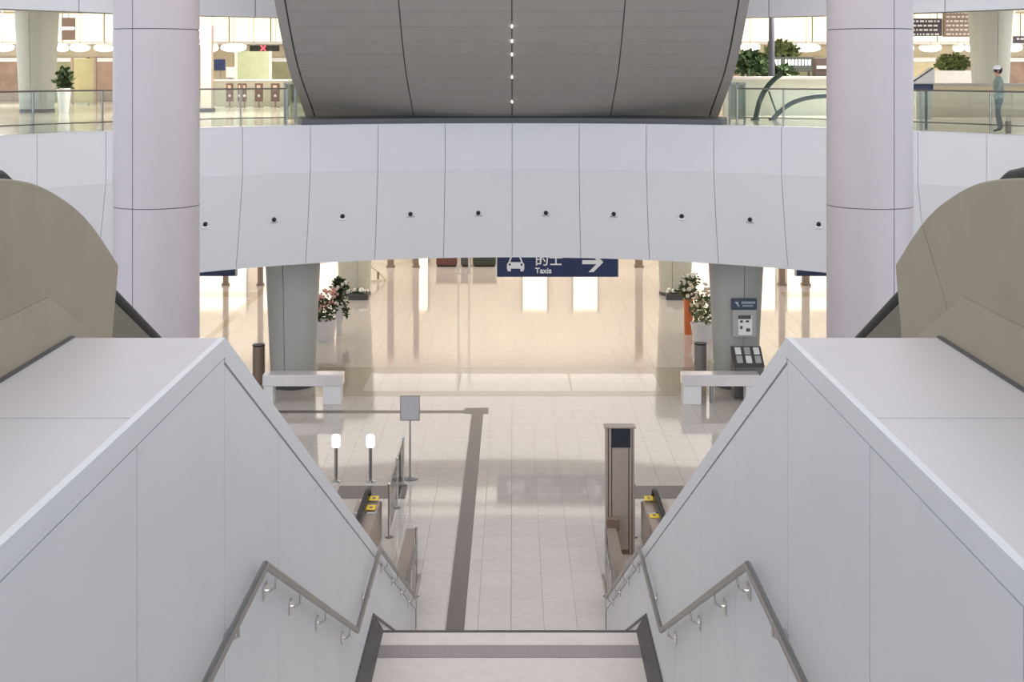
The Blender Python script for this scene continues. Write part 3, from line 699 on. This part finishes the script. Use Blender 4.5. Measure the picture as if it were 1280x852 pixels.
for sx, lab in ((-1, 'steel post railing with glass beside the left escalator foot'), (1, 'steel post railing with glass between the kiosk and right escalator')):
    X = sx*2.5
    t = thing('post_railing', lab, 'railing', (X, 28, 0))
    ys = (26.2, 27.95, 29.5)
    for y in ys:
        p = MB().tube([(X, y, 0), (X, y, 1.07)], .028, 10).build('post', M_chrome, t, smooth=True)
        MB().ball((X, y, 1.09), .04).build('finial', M_chrome, p, smooth=True)
        MB().lathe([(0, 0), (.08, 0), (.08, .02), (0, .03)], X, y, 14).build('base_plate', M_steel, p)
    for a, b in zip(ys[:-1], ys[1:]):
        MB().box(X-.006, X+.006, a+.05, b-.05, .1, .95).build('pane', M_glassc, t)
    MB().tube([(X, ys[0], 1.03), (X, ys[-1], 1.03)], .018, 8).build('rail', M_steel, t, smooth=True)
dd = 25.25
xa, xb = sx_(757, dd), sx_(793, dd); zt = sz_(533, dd)
t = thing('kiosk_pillar', 'tall brownish rectangular kiosk pillar with a dark square screen', 'kiosk', ((xa+xb)/2, dd, 0))
M_kio = mat('kiosk_panel', (176, 162, 152), .35, metal=.25, var=.05, scale=4)
MB().box(xa+.02, xb-.02, dd+.03, dd+.22, 0, zt-.02).build('body', M_brown, t)
MB().box(xa+.13, xb-.12, dd, dd+.05, .1, zt-.05).build('front_panel', M_kio, t, bevel=.004)
for p, q in ((xa, xa+.045), (xa+.065, xa+.11), (xb-.10, xb-.055), (xb-.04, xb)):
    MB().box(p, q, dd-.01, dd+.22, 0, zt-.02).build('edge_profile', M_kio, t, bevel=.004)
MB().box(xa-.03, xb+.03, dd-.03, dd+.24, zt-.03, zt).build('top_cap', M_kio, t, bevel=.004)
MB().box(sx_(764.5, dd), sx_(788, dd), dd-.015, dd+.02, sz_(559, dd), sz_(535.5, dd)).build('screen', mat('dark_screen', (38, 44, 52), .25), t, bevel=.004)
MB().box(xa+.01, sx_(773, dd), dd-.16, dd, sz_(660, dd), sz_(645, dd)).build('small_box', M_brown, t, bevel=.01)

# ------------------------------------------------------------------ lower back wall
M_bw = mat('hall_wall', (232, 220, 200), .4, var=.05, scale=.7)
w = MB().box(-26, 26, 63.5, 63.9, 0, 5.2).build('wall_back', M_bw); struct(w, 'warm beige rear wall of the lower hall', 'wall')
M_door = mat('lit_door_glass', (255, 246, 228), .3, emit=1.15)
for k, (xa, xb) in enumerate(((-4.9, -4.2), (-16, -13.2), (-12.4, -11.7), (-9.6, -8.2), (.5, 1.7), (3.0, 4.2), (11.9, 13.0), (13.6, 15.6), (8.5, 10.2))):
    p = MB().box(xa, xb, 63.42, 63.5, 0.02, 2.3).build('lit_doorway', M_door, w, label='brightly lit glass doorway')
    MB().box(xa-.06, xa, 63.38, 63.5, 0, 2.4).build('door_frame', M_steel, p); MB().box(xb, xb+.06, 63.38, 63.5, 0, 2.4).build('door_frame', M_steel, p)
for side, X in (('left', -26), ('right', 26)):
    o = MB().box(X-.2, X+.2, 30, 64, 0, 5.2).build('wall_hall_'+side, M_bw); struct(o, 'beige %s wall of the lower hall' % side, 'wall')
for px, dd, wd, lab in ((281.5, 56.8, .22, 'brown post nearest the left round column'), (325, 56.8, .22, 'brown post beside the left grey column'),
                        (488, 62, .3, 'brown post beside the slanted barrier'), (520, 62, .26, 'brown post beside the bright doorway'),
                        (799, 62, .35, 'brown post right of the taxi sign'), (978, 56.8, .26, 'brown post beside the notice column'), (1008, 56.8, .3, 'brown post under the right navy sign')):
    x = sx_(px, dd); t = thing('brown_post', lab, 'post', (x, dd, 0))
    MB().box(x-wd/2, x+wd/2, dd, dd+wd, .0, 5.2).build('shaft', M_brown, t, bevel=.02)
    MB().box(x-wd/2-.04, x+wd/2+.04, dd-.04, dd+wd+.04, 0, .1).build('foot', M_brown, t)
dd = 58; xa, xb = sx_(463, dd), sx_(482, dd)
t = thing('slanted_barrier', 'small beige slanted barrier on the far floor', 'barrier', ((xa+xb)/2, dd, 0))
MB().tube([(xa, dd, .72), (xb, dd, .12), (xb-.1, dd, .06)], .07, 8).build('slanted_bar', M_bw, t, smooth=True)
MB().box(xa, xb-.2, dd-.1, dd+.1, 0, .09).build('base', M_bw, t); MB().tube([(xa+.35, dd, .05), (xa+.35, dd, .42)], .05, 8).build('strut', M_brown, t)
dd = 62.2
for pa, pb, m, lab in ((545, 571, mat('maroon', (96, 58, 52), .2), 'low maroon glossy bench by the far wall'), (576, 588, M_dark, 'low dark cabinet between chrome posts by the far wall'), (591, 620, mat('dark_green', (50, 58, 46), .35), 'low dark green counter left of the taxi sign')):
    xa, xb = sx_(pa, dd), sx_(pb, dd); t = thing('low_counter', lab, 'counter', ((xa+xb)/2, dd, 0))
    MB().box(xa, xb, dd, dd+.6, .06, .75).build('body', m, t, bevel=.08); MB().box(xa-.03, xb+.03, dd-.04, dd+.64, .75, .82).build('counter_top', M_brown, t, bevel=.01)
    MB().box(xa+.05, xb-.05, dd+.05, dd+.55, 0, .08).build('plinth', M_black, t)
for px, lab in ((573, 'slim chrome pole left of the dark cabinet'), (586.5, 'slim chrome pole right of the dark cabinet')):
    x = sx_(px, 60); t = thing('chrome_pole', lab, 'pole', (x, 60, 0)); MB().tube([(x, 60, 0), (x, 60, 5.2)], .05, 10).build('pole', M_lampb if False else M_chrome, t, smooth=True)
    MB().lathe([(0, 0), (.12, 0), (.12, .03), (0, .05)], x, 60, 14).build('base_plate', M_chrome, t)

# ------------------------------------------------------------------ upper concourse background
YB = 66.5
M_ub = mat('upper_wall', (186, 172, 146), .5, var=.12, scale=.5)
w = MB().box(-30, 30, YB, YB+.4, FZ, 12.6).build('wall_rear', M_ub); struct(w, 'rear wall of the upper concourse with cream frieze, cove light put into its glow', 'wall')
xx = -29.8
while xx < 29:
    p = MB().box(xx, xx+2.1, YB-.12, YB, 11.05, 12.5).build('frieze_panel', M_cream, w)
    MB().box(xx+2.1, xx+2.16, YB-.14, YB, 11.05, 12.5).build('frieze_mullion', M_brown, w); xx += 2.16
MB().box(-30, 30, YB-.35, YB, 10.9, 11.02).build('frieze_ledge', M_white, w)
for xa, xb, m in ((-29, -24.3, 'b'), (-24.1, -22.0, 'g'), (-21.8, -20.4, 'b'), (-14.4, -11.4, 'g'), (-11.2, -9.6, 'o'), (9.5, 12.6, 'b'), (12.8, 16.2, 'g'), (16.4, 20.2, 'b'), (20.4, 23.0, 'o'), (23.2, 29, 'b')):
    mm = {'b': mat('shop_brown', (148, 122, 104), .5, var=.25, scale=1.5), 'g': mat('shop_olive', (144, 144, 112), .5, var=.15, scale=1.5), 'o': mat('shop_sand', (196, 184, 150), .5, var=.1, scale=1.5)}[m]
    p = MB().box(xa, xb, YB-.25, YB, FZ, 10.25).build('shopfront_bay', mm, w, bevel=.02)
    MB().box(xa+.1, xb-.1, YB-.29, YB-.25, 10.0, 10.2).build('fascia_strip', M_white, p)
UP = lambda px, d: (px-642)*d/1600+.045
UZ = lambda py, d: H-(py-88)*d/1600
# wide white luminaires
k = 0
for px, wd, dd, lab in ((3, 30, 60, 'white ceiling luminaire at the far left beside the grey column'), (78, 16, 60, 'short white luminaire just right of the left grey column'), (100, 26, 60, 'white luminaire above the potted plant, middle of three'), (131, 28, 60, 'white luminaire just left of the left round column'),
                        (266, 14, 58, 'white luminaire beside the grey monolith'), (292, 32, 58, 'large white luminaire left of the display with red cross'), (938, 24, 58, 'white luminaire beside the slanting soffit, right side'), (1008, 36, 57, 'brightest white luminaire left of the right round column'),
                        (1138, 8, 58, 'small white luminaire right of the right round column'), (1163, 28, 58, 'long white luminaire above the slanted white screen'), (1198, 14, 58, 'white luminaire above the hedge, left one'), (1212, 12, 58, 'white luminaire above the hedge, right one'), (1268, 20, 58, 'white luminaire behind the walking person')):
    x = UP(px, dd); z = UZ(60, dd); wh = wd*dd/1600/2
    t = thing('oval_luminaire', lab, 'light', (x, dd, z), 'white oval luminaires of the concourse')
    v = MB(); v.ball((x, dd, z), .17, wh/.17, 1.2, 1.0, 16, 8); v.build('diffuser', M_lamp, t, smooth=True)
    v = MB(); v.ball((x, dd+.02, z+.08), .17, wh/.165, 1.25, .75, 16, 8); v.build('housing', M_white, t, smooth=True)
    MB().tube([(x, dd, z+.15), (x, dd, 12.6)], .02, 6).build('hanger', M_steel, t)
# potted plant
dd = 47.2; x = UP(80, dd)
t = thing('potted_plant', 'leafy plant in tall white pot on the upper concourse', 'plant', (x, dd, FZ))
MB().lathe([(0, FZ), (.16, FZ), (.26, FZ+.95), (.22, FZ+.95), (.2, FZ+.85), (0, FZ+.85)], x, dd, 20).build('pot', M_white, t, smooth=True)
MB().leaves((x, dd, FZ+1.3), (.3, .3, .38), 240, .2).build('foliage', M_leaf, t)
MB().tube([(x, dd, FZ+.8), (x, dd, FZ+1.3)], .03, 6).build('stem', M_brown, t)
# monolith
dd = 49; x = UP(257, dd)
t = thing('sign_monolith', 'tall beige grey sign monolith right of the left round column', 'pillar', (x, dd, FZ))
MB().box(x-.2, x+.22, dd, dd+.4, FZ, UZ(31, dd)).build('body', mat('monolith', (178, 168, 158), .5), t, bevel=.02)
MB().box(x-.25, x+.27, dd-.05, dd+.45, FZ, FZ+.15).build('plinth', M_dark, t)
for py in (37, 46, 55): 
    o = MB(); o.ball((x-.3, dd, UZ(py, dd)), .09); o.build('side_lamp', M_lampb, t, smooth=True)
# display with red cross
dd = 55; xa, xb = UP(312, dd), UP(348.5, dd)
t = thing('led_display', 'black display box showing a red cross, hung from the ceiling', 'display', ((xa+xb)/2, dd, UZ(64, dd)))
MB().box(xa, xb, dd, dd+.2, UZ(64, dd), UZ(56.5, dd)).build('case', M_black, t, bevel=.01)
c = Vector((UP(329, dd), dd-.01, UZ(60.2, dd)))
cr = MB()
for s_ in (-1, 1): cr.tube([(c.x-.1, c.y, c.z-.1*s_), (c.x+.1, c.y, c.z+.1*s_)], .03, 6)
cr.build('red_cross', mat('red_led', (255, 70, 80), .5, emit=3.0), t)
for xx in (xa+.15, xb-.15): MB().tube([(xx, dd+.1, UZ(57, dd)), (xx, dd+.1, 12.6)], .02, 6).build('hanger', M_steel, t)
# counter with red-brown posters
dd = 57; 
xa, xb = UP(268, dd), UP(360, dd)
t = thing('service_counter', 'pale counter with bright edge behind the row of red-brown panels', 'counter', ((xa+xb)/2, dd, FZ))
MB().box(xa, xb, dd+.1, dd+.7, FZ, UZ(101.5, dd)).build('body', M_cgl, t)
MB().box(xa-.05, xb+.05, dd, dd+.75, UZ(101.5, dd), UZ(99.5, dd)).build('counter_top', M_white, t, bevel=.01)
M_rb = mat('red_brown', (122, 92, 84), .5, var=.2, scale=8)
dd = 55.6
for i, px in enumerate((287, 299.5, 305.5, 323.5, 344)):
    x = UP(px, dd); wd = (9, 5, 5, 10, 11)[i]*dd/1600/2
    lab = ('red-brown panel standing leftmost in the row by the counter', 'narrow red-brown panel, second from left in the row', 'narrow red-brown panel, third from left in the row', 'wide red-brown panel, second from right in the row', 'widest red-brown panel at the right end of the row')[i]
    t = thing('standing_panel', lab, 'panel', (x, dd, FZ), 'red-brown panels by the counter')
    p = MB().box(x-wd, x+wd, dd, dd+.06, FZ+.25, UZ(104, dd)).build('board', M_rb, t, bevel=.01)
    MB().box(x-wd*.5, x+wd*.4, dd-.01, dd, UZ(112, dd), UZ(106.5, dd)).build('print', M_petc, p)
    MB().ball((x, dd, UZ(119.5, dd)), .06, 1, .3, 1).build('round_print', M_petw, p)
    MB().box(x-wd, x+wd, dd-.15, dd+.2, FZ, FZ+.03).build('foot', M_brown, t); MB().tube([(x, dd+.03, FZ), (x, dd+.03, FZ+.3)], .03, 6).build('post', M_brown, t)
for px, py0, py1, wd, dd, m, lab in ((286, 84, 97, 10, 57.0, M_white, 'white boxy screen standing on the pale counter'), (273, 74, 88, 14, 58, M_navy, 'navy and white machine beside the grey monolith')):
    x = UP(px, dd); hw = wd*dd/3200; z0 = UZ(101.5, dd) if dd < 57 else FZ
    t = thing('desk_screen', lab, 'screen', (x, dd, FZ))
    MB().box(x-hw, x+hw, dd+.2, dd+.35, UZ(py1, dd), UZ(py0, dd)).build('panel', m, t, bevel=.02)
    zb = UZ(99.5, 57)+.002 if dd < 57.5 else FZ
    MB().tube([(x, dd+.3, zb), (x, dd+.3, UZ(py1, dd)+.05)], .04, 8).build('stand', M_steel, t)
    MB().box(x-hw*.9, x+hw*.9, dd+.12, dd+.6, zb, zb+.03).build('base', M_steel, t)
dd = 62; xa, xb = UP(295, dd), UP(338, dd)
t = thing('green_board', 'large dull green board behind the counter', 'board', ((xa+xb)/2, dd, FZ))
MB().box(xa, xb, dd, dd+.1, FZ+.1, UZ(64, dd)).build('board', mat('dull_green', (142, 148, 120), .6, var=.08, scale=2), t)
for xx in (xa, xb): MB().box(xx-.06, xx+.06, dd-.02, dd+.12, FZ, UZ(63, dd)).build('frame_post', M_cgl, t)
dd = 60; xa, xb = UP(90, dd), UP(119, dd)
t = thing('olive_board', 'olive yellow board behind the potted plant', 'board', ((xa+xb)/2, dd, FZ))
MB().box(xa, xb, dd, dd+.1, FZ+.1, UZ(73, dd)).build('board', mat('olive_yellow', (152, 144, 108), .6, var=.1, scale=2), t)
for xx in (xa, xb): MB().box(xx-.05, xx+.05, dd-.02, dd+.12, FZ, UZ(72, dd)).build('frame_post', M_brown, t)
dd = 56; xa, xb = UP(77, dd), UP(93, dd)
t = thing('hanging_board', 'dull brown board with white band hung right of the grey column', 'board', ((xa+xb)/2, dd, UZ(50, dd)))
MB().box(xa, xb, dd, dd+.15, UZ(50, dd), UZ(22, dd)).build('board', mat('taupe', (140, 120, 108), .6), t)
MB().box(xa, xb, dd-.01, dd, UZ(37, dd), UZ(34, dd)).build('white_band', M_lampb, t)
MB().tube([((xa+xb)/2, dd+.07, UZ(24, dd)), ((xa+xb)/2, dd+.07, 12.6)], .03, 6).build('hanger', M_steel, t)

# right side of the concourse
dd = 46.4; x = UP(964.5, dd)
t = thing('dark_mast', 'dark slender mast with diagonal brace beside the slanting soffit', 'mast', (x, dd, FZ))
MB().tube([(x, dd, FZ), (x, dd, 12.595)], [.13, .09], 12).build('mast', mat('mast_dark', (72, 72, 82), .4), t, smooth=True)
MB().lathe([(0, FZ), (.25, FZ), (.25, FZ+.05), (0, FZ+.06)], x, dd, 16).build('base_plate', M_dark, t)
MB().tube([(UP(936, dd), dd, UZ(18, dd)), (UP(955, dd), dd, UZ(-2, dd))], .05, 8).build('brace', M_dark, t)
MB().tube([(UP(936, dd), dd, UZ(18, dd)), (x, dd, UZ(15, dd))], .03, 8).build('tie_rod', M_dark, t)
def tree(px, py, dd, rad, lab, m, base_py):
    x = UP(px, dd); z = UZ(py, dd); t = thing('indoor_tree', lab, 'tree', (x, dd, FZ))
    MB().leaves((x, dd, z), rad, int(900*rad[0]*rad[2])+160, .26).build('foliage', m, t)
    MB().tube([(x, dd, FZ), (x+.03, dd, z)], [.08, .05], 8).build('trunk', M_brown, t)
tree(941, 80, 50, (.75, .6, .5), 'bushy dark green tree beside the slanting soffit', M_leaf, 97)
tree(978, 68, 54, (.7, .6, .55), 'loose olive green tree right of the dark mast', M_leafl, 97)
tree(975, 92, 47, (.4, .4, .22), 'small green bush above the curved green pipe', M_leaf, 97)
dd = 45.5; xa, xb = UP(905, dd), UP(1036, dd)
t = thing('planter_wall', 'long pale planter wall behind the curved green pipes', 'wall planter', ((xa+xb)/2, dd, FZ))
MB().box(xa, xb, dd, dd+.3, FZ, UZ(99, dd)).build('wall_body', mat('pale_green_wall', (206, 212, 200), .5, var=.03), t)
MB().box(xa-.03, xb+.03, dd-.05, dd+.35, UZ(99, dd), UZ(95.5, dd)).build('coping', M_white, t, bevel=.01)
dd = 52; xa, xb = UP(967, dd), UP(1018, dd)
t = thing('slatted_display', 'dark band with a row of white bars left of the right round column', 'display', ((xa+xb)/2, dd, FZ))
MB().box(xa, xb, dd, dd+.15, UZ(90, dd), UZ(71, dd)).build('board', mat('slate', (78, 84, 78), .5), t)
for i in range(11):
    if i in (2,): continue
    xx = UP(970+i*4.2, dd); MB().box(xx-.035, xx+.035, dd-.02, dd, UZ(81.5, dd), UZ(74.5, dd)).build('white_bar', M_lampb, t)
for xx in (xa+.2, xb-.2): MB().tube([(xx, dd+.1, FZ), (xx, dd+.1, UZ(88, dd))], .05, 8).build('leg', M_dark, t)
dd = 47; xa, xb = UP(1019, dd), UP(1036, dd)
t = thing('dark_cabinet', 'dark brown cabinet peeking out left of the right round column', 'cabinet', ((xa+xb)/2, dd, FZ))
MB().box(xa, xb, dd, dd+.5, FZ, UZ(72, dd)).build('body', mat('dark_brown', (66, 54, 50), .5), t, bevel=.02)
MB().box(xa+.05, xb-.05, dd-.03, dd, UZ(86, dd), UZ(82, dd)).build('pale_band', M_cgrey, t)
# curved green pipes
M_gp = mat('green_pipe', (62, 84, 74), .4)
dd = 41.5
def pipe(pts, r, lab):
    t = thing('curved_pipe', lab, 'pipe', (UP(pts[0][0], dd), dd, FZ))
    MB().tube([(UP(a, dd), dd+.0, UZ(b, dd)) for a, b in pts], r, 10).build('pipe', M_gp, t, smooth=True)
    MB().lathe([(0, FZ), (r*1.7, FZ), (r*1.7, FZ+.04), (0, FZ+.06)], UP(pts[0][0], dd), dd, 14).build('flange', M_gp, t)
    return t
pipe([(944, 149.5), (946, 140), (949, 128), (954, 116), (961, 106), (969, 98), (977, 92)], .085, 'dark green curved pipe bending up steeply toward the bush')
t = pipe([(966, 149.5), (972, 142), (981, 134), (992, 127.5), (1005, 123), (1020, 120.5), (1036, 119.5)], .08, 'dark green curved pipe sweeping low toward the right round column')
MB().tube([(UP(961, dd), dd, UZ(114, dd)), (UP(971, dd), dd, UZ(142, dd))], .03, 8).build('strut', M_gp, t, smooth=True)
# grey gate screen beside the soffit
for sx, pa, pb, lab in ((-1, 356, 382, 'grey glazed gate beside the slanting soffit, left side'), (1, 912, 931, 'grey glazed gate beside the slanting soffit, right side')):
    dd = 39.2; xa, xb = UP(pa, dd), UP(pb, dd)
    t = thing('glazed_gate', lab, 'gate', ((xa+xb)/2, dd, FZ))
    MB().box(xa+.03, xb-.03, dd+.02, dd+.03, FZ+.1, UZ(105, dd)).build('pane', glass('grey_glass', (.55, .60, .58)), t)
    for xx in (xa, (xa+xb)/2, xb): MB().box(xx-.03, xx+.03, dd, dd+.06, FZ, UZ(103, dd)).build('frame_post', M_steel, t)
    MB().box(xa, xb, dd, dd+.06, UZ(105, dd), UZ(103, dd)).build('top_rail', M_steel, t)
# flight information board
dd = 54
for pa, pb, py0, py1, m, lab in ((1138, 1178, 23, 45, mat('board_dark', (70, 60, 74), .5), 'dark hanging board with rows of pale lettering'), (1180, 1214, 12, 46, mat('board_brown', (150, 126, 116), .5), 'brownish hanging board with pale rows left of the right grey column'), (1268, 1300, 45, 54, mat('board_dark', (70, 60, 74), .5), 'small dark hanging board at the far right edge')):
    xa, xb = UP(pa, dd), UP(pb, dd)
    t = thing('hanging_information_board', lab, 'board', ((xa+xb)/2, dd, UZ(py1, dd)))
    MB().box(xa, xb, dd, dd+.2, UZ(py1, dd), UZ(py0, dd)).build('board', m, t, bevel=.01)
    py = py0+2.5
    while py < py1-2:
        row = MB(); xx = xa+.1
        while xx < xb-.15:
            ww = random.uniform(.06, .2); row.box(xx, min(xx+ww, xb-.05), dd-.012, dd, UZ(py+2.2, dd), UZ(py, dd)); xx += ww+.06
        o = row.build('text_row', M_signw, t); o['kind'] = 'stuff'; py += 5.4
    for xx in (xa+.2, xb-.2): MB().tube([(xx, dd+.1, UZ(py0+1, dd)), (xx, dd+.1, 12.6)], .02, 6).build('hanger', M_steel, t)
# hedge in planter
dd = 52; xa, xb = UP(1172, dd), UP(1217, dd)
t = thing('hedge_planter', 'green hedge growing in a white planter left of the right grey column', 'hedge', ((xa+xb)/2, dd, FZ))
MB().box(xa, xb, dd, dd+.6, FZ, UZ(88, dd)).build('planter_box', M_white, t, bevel=.02)
MB().leaves(((xa+xb)/2, dd+.3, UZ(79, dd)), ((xb-xa)/2, .3, .36), 900, .16).build('foliage', M_leafl, t)
# sand counter behind glass, right
dd = 44; xa, xb = UP(1140, dd), UP(1300, dd)
t = thing('long_low_wall', 'long beige low wall behind the right glass balustrade', 'low wall', ((xa+xb)/2, dd, FZ))
MB().box(xa, xb, dd, dd+.4, FZ, UZ(107, dd)).build('wall_body', mat('sand_wall', (200, 186, 160), .5, var=.04), t)
MB().box(xa, xb, dd-.04, dd+.44, UZ(107, dd), UZ(104, dd)).build('coping', M_cgrey, t)
# slanted white screen and navy box
dd = 42; 
t = thing('slanted_screen', 'white slanted lectern screen on the low wall near the right round column', 'screen', (UP(1155, dd), dd, FZ))
MB().prism([(UP(1142, dd), UZ(102, dd)), (UP(1166, dd), UZ(86, dd)), (UP(1168.5, dd), UZ(86, dd)), (UP(1168.5, dd), UZ(104, dd)), (UP(1142, dd), UZ(104, dd))], dd, dd+.3, 'y').build('screen_body', M_white, t, bevel=.01)
MB().prism([(UP(1141, dd), UZ(101, dd)), (UP(1166, dd), UZ(84, dd)), (UP(1167, dd), UZ(85.5, dd)), (UP(1142, dd), UZ(102.5, dd))], dd-.02, dd+.32, 'y').build('dark_edge', M_dark, t)
MB().box(UP(1146, dd), UP(1166, dd), dd+.05, dd+.28, FZ, UZ(104, dd)).build('pedestal', M_cgl, t)
dd = 35.5
t = thing('navy_box', 'small navy box fixed to the glass rail beside the right round column', 'box', (UP(1156, dd), dd, FZ))
MB().box(UP(1141, dd), UP(1167, dd), dd, dd+.3, UZ(114, dd), UZ(105, dd)).build('case', M_navy, t, bevel=.02)
MB().box(UP(1145, dd), UP(1163, dd), dd-.01, dd, UZ(111.5, dd), UZ(107.5, dd)).build('front_plate', mat('slate_blue', (58, 66, 90), .5), t)
MB().tube([(UP(1160, dd), dd+.15, FZ), (UP(1160, dd), dd+.15, UZ(113, dd))], .04, 8).build('post', M_gp, t, smooth=True)

# ------------------------------------------------------------------ person on the concourse
def person():
    dd = 33.0; x = UP(1248.5, dd)
    root = thing('person', 'person in pale grey-green jacket and dark trousers walking along the right glass rail', 'person', (x, dd, FZ))
    J = {  # local coordinates, walking to the left and away
        'pel': (0, 0, .92), 'waist': (-.005, 0, 1.06), 'chest': (-.015, 0, 1.28), 'neckb': (-.02, 0, 1.42), 'neck': (-.03, 0, 1.48), 'head': (-.04, 0, 1.57), 'crown': (-.045, 0, 1.65),
        'hipL': (-.005, -.09, .86), 'kneL': (-.07, -.09, .49), 'ankL': (-.02, -.09, .09), 'toeL': (-.18, -.09, .045),
        'hipR': (.01, .09, .86), 'kneR': (.02, .09, .50), 'ankR': (.12, .09, .12), 'toeR': (.0, .09, .05),
        'shL': (-.015, -.18, 1.38), 'elL': (-.06, -.23, 1.12), 'wrL': (-.20, -.21, 1.00), 'haL': (-.27, -.20, .99),
        'shR': (-.01, .18, 1.38), 'elR': (.05, .23, 1.11), 'wrR': (.06, .23, .87), 'haR': (.05, .23, .78)}
    Rd = {'pel': .15, 'waist': .135, 'chest': .15, 'neckb': .075, 'neck': .052, 'head': .085, 'crown': .07, 'hipL': .095, 'kneL': .062, 'ankL': .042, 'toeL': .035, 'hipR': .095, 'kneR': .062, 'ankR': .042, 'toeR': .035,
          'shL': .065, 'elL': .048, 'wrL': .034, 'haL': .026, 'shR': .065, 'elR': .048, 'wrR': .034, 'haR': .026}
    E = [('pel', 'waist'), ('waist', 'chest'), ('chest', 'neckb'), ('neckb', 'neck'), ('neck', 'head'), ('head', 'crown'), ('pel', 'hipL'), ('hipL', 'kneL'), ('kneL', 'ankL'), ('ankL', 'toeL'),
         ('pel', 'hipR'), ('hipR', 'kneR'), ('kneR', 'ankR'), ('ankR', 'toeR'), ('chest', 'shL'), ('shL', 'elL'), ('elL', 'wrL'), ('wrL', 'haL'), ('chest', 'shR'), ('shR', 'elR'), ('elR', 'wrR'), ('wrR', 'haR')]
    for s_, h, w in (('L', 'haL', 'wrL'), ('R', 'haR', 'wrR')):
        hv = Vector(J[h]); dv = (hv-Vector(J[w])).normalized()
        side = Vector((0, 1, 0)) if abs(dv.z) < .7 else Vector((1, 0, 0))
        for i, (off, ln) in enumerate(((-.026, .06), (-.009, .075), (.009, .072), (.026, .055))):
            k = 'f%s%d' % (s_, i); J[k] = tuple(hv+side*off+dv*ln+Vector((0, 0, -.012))); Rd[k] = .008; E.append((h, k))
        k = 'th'+s_; J[k] = tuple(Vector(J[w])+dv*.05-side*.045); Rd[k] = .009; E.append((w, k))
    names = list(J); me = bpy.data.meshes.new('body'); me.from_pydata([J[n_] for n_ in names], [(names.index(a), names.index(b)) for a, b in E], [])
    o = bpy.data.objects.new('body', me); COL.objects.link(o)
    sk = o.modifiers.new('skin', 'SKIN'); sk.use_smooth_shade = True
    for i, n_ in enumerate(names):
        v = me.skin_vertices[0].data[i]; v.radius = (Rd[n_], Rd[n_]); v.use_root = (n_ == 'pel')
    sb = o.modifiers.new('sub', 'SUBSURF'); sb.levels = 1; sb.render_levels = 1
    bpy.context.view_layer.update()
    m2 = bpy.data.meshes.new_from_object(o.evaluated_get(bpy.context.evaluated_depsgraph_get()))
    bpy.data.objects.remove(o)
    for mm in (mat('skin', (196, 150, 124), .6), mat('jacket', (132, 146, 136), .7, var=.08), mat('trousers', (86, 94, 94), .7, var=.08), mat('shoes', (48, 46, 46), .5)): m2.materials.append(mm)
    for p in m2.polygons:
        c = p.center
        if c.z > 1.455 or (c.z < 1.06 and c.x < -.19 and c.z > .8) or (c.z < .88 and c.z > .6 and c.y > .19): p.material_index = 0
        elif c.z > .90 or (c.y > .17 and c.z > .6): p.material_index = 1
        elif c.z > .11: p.material_index = 2
        else: p.material_index = 3
        p.use_smooth = True
    b = bpy.data.objects.new('body', m2); COL.objects.link(b); b.parent = root; WL[b] = WL[root]
    hx, hy, hz = x-.04, dd, FZ+1.58
    h = MB(); h.ball((hx+.025, hy, hz+.035), .108, 1, .92, 1.02, 14, 10); h.build('hair', mat('hair_dark', (44, 40, 38), .7), root, smooth=True)
    h = MB(); h.ball((hx-.088, hy, hz-.01), .02, 1.1, .8, 1.3, 8, 6); h.build('nose', MATS['skin'], root, smooth=True)
    for s_ in (-1, 1):
        h = MB(); h.ball((hx-.075, hy+s_*.032, hz+.02), .011); h.build('eye', M_black, root, smooth=True)
        h = MB(); h.ball((hx-.005, hy+s_*.088, hz), .024, .8, .4, 1.3); h.build('ear', MATS['skin'], root, smooth=True)
    h = MB(); h.box(hx-.088, hx-.078, hy-.025, hy+.025, hz-.052, hz-.045); h.build('mouth', mat('lips', (150, 90, 84), .6), root)
    c = MB(); c.lathe([(.104, hz+.045), (.106, hz+.08), (.085, hz+.13), (.04, hz+.155), (0, hz+.16)], hx, hy, 18); c.ball((hx-.10, hy, hz+.055), .06, 1.0, 1.0, .12, 12, 6)
    c.build('cap', M_white, root, smooth=True)
    bx_ = UP(1262.5, dd)
    t = thing('hand_bag', 'small brown bag standing beside the walking person', 'bag', (bx_, dd+.1, FZ))
    MB().box(bx_-.07, bx_+.07, dd+.04, dd+.18, FZ, FZ+.3).build('bag_body', M_brown, t, bevel=.03)
    MB().tube([(bx_-.05, dd+.1, FZ+.29), (bx_-.03, dd+.1, FZ+.42), (bx_+.03, dd+.1, FZ+.42), (bx_+.05, dd+.1, FZ+.29)], .01, 6).build('handle', M_brown, t, smooth=True)
person()
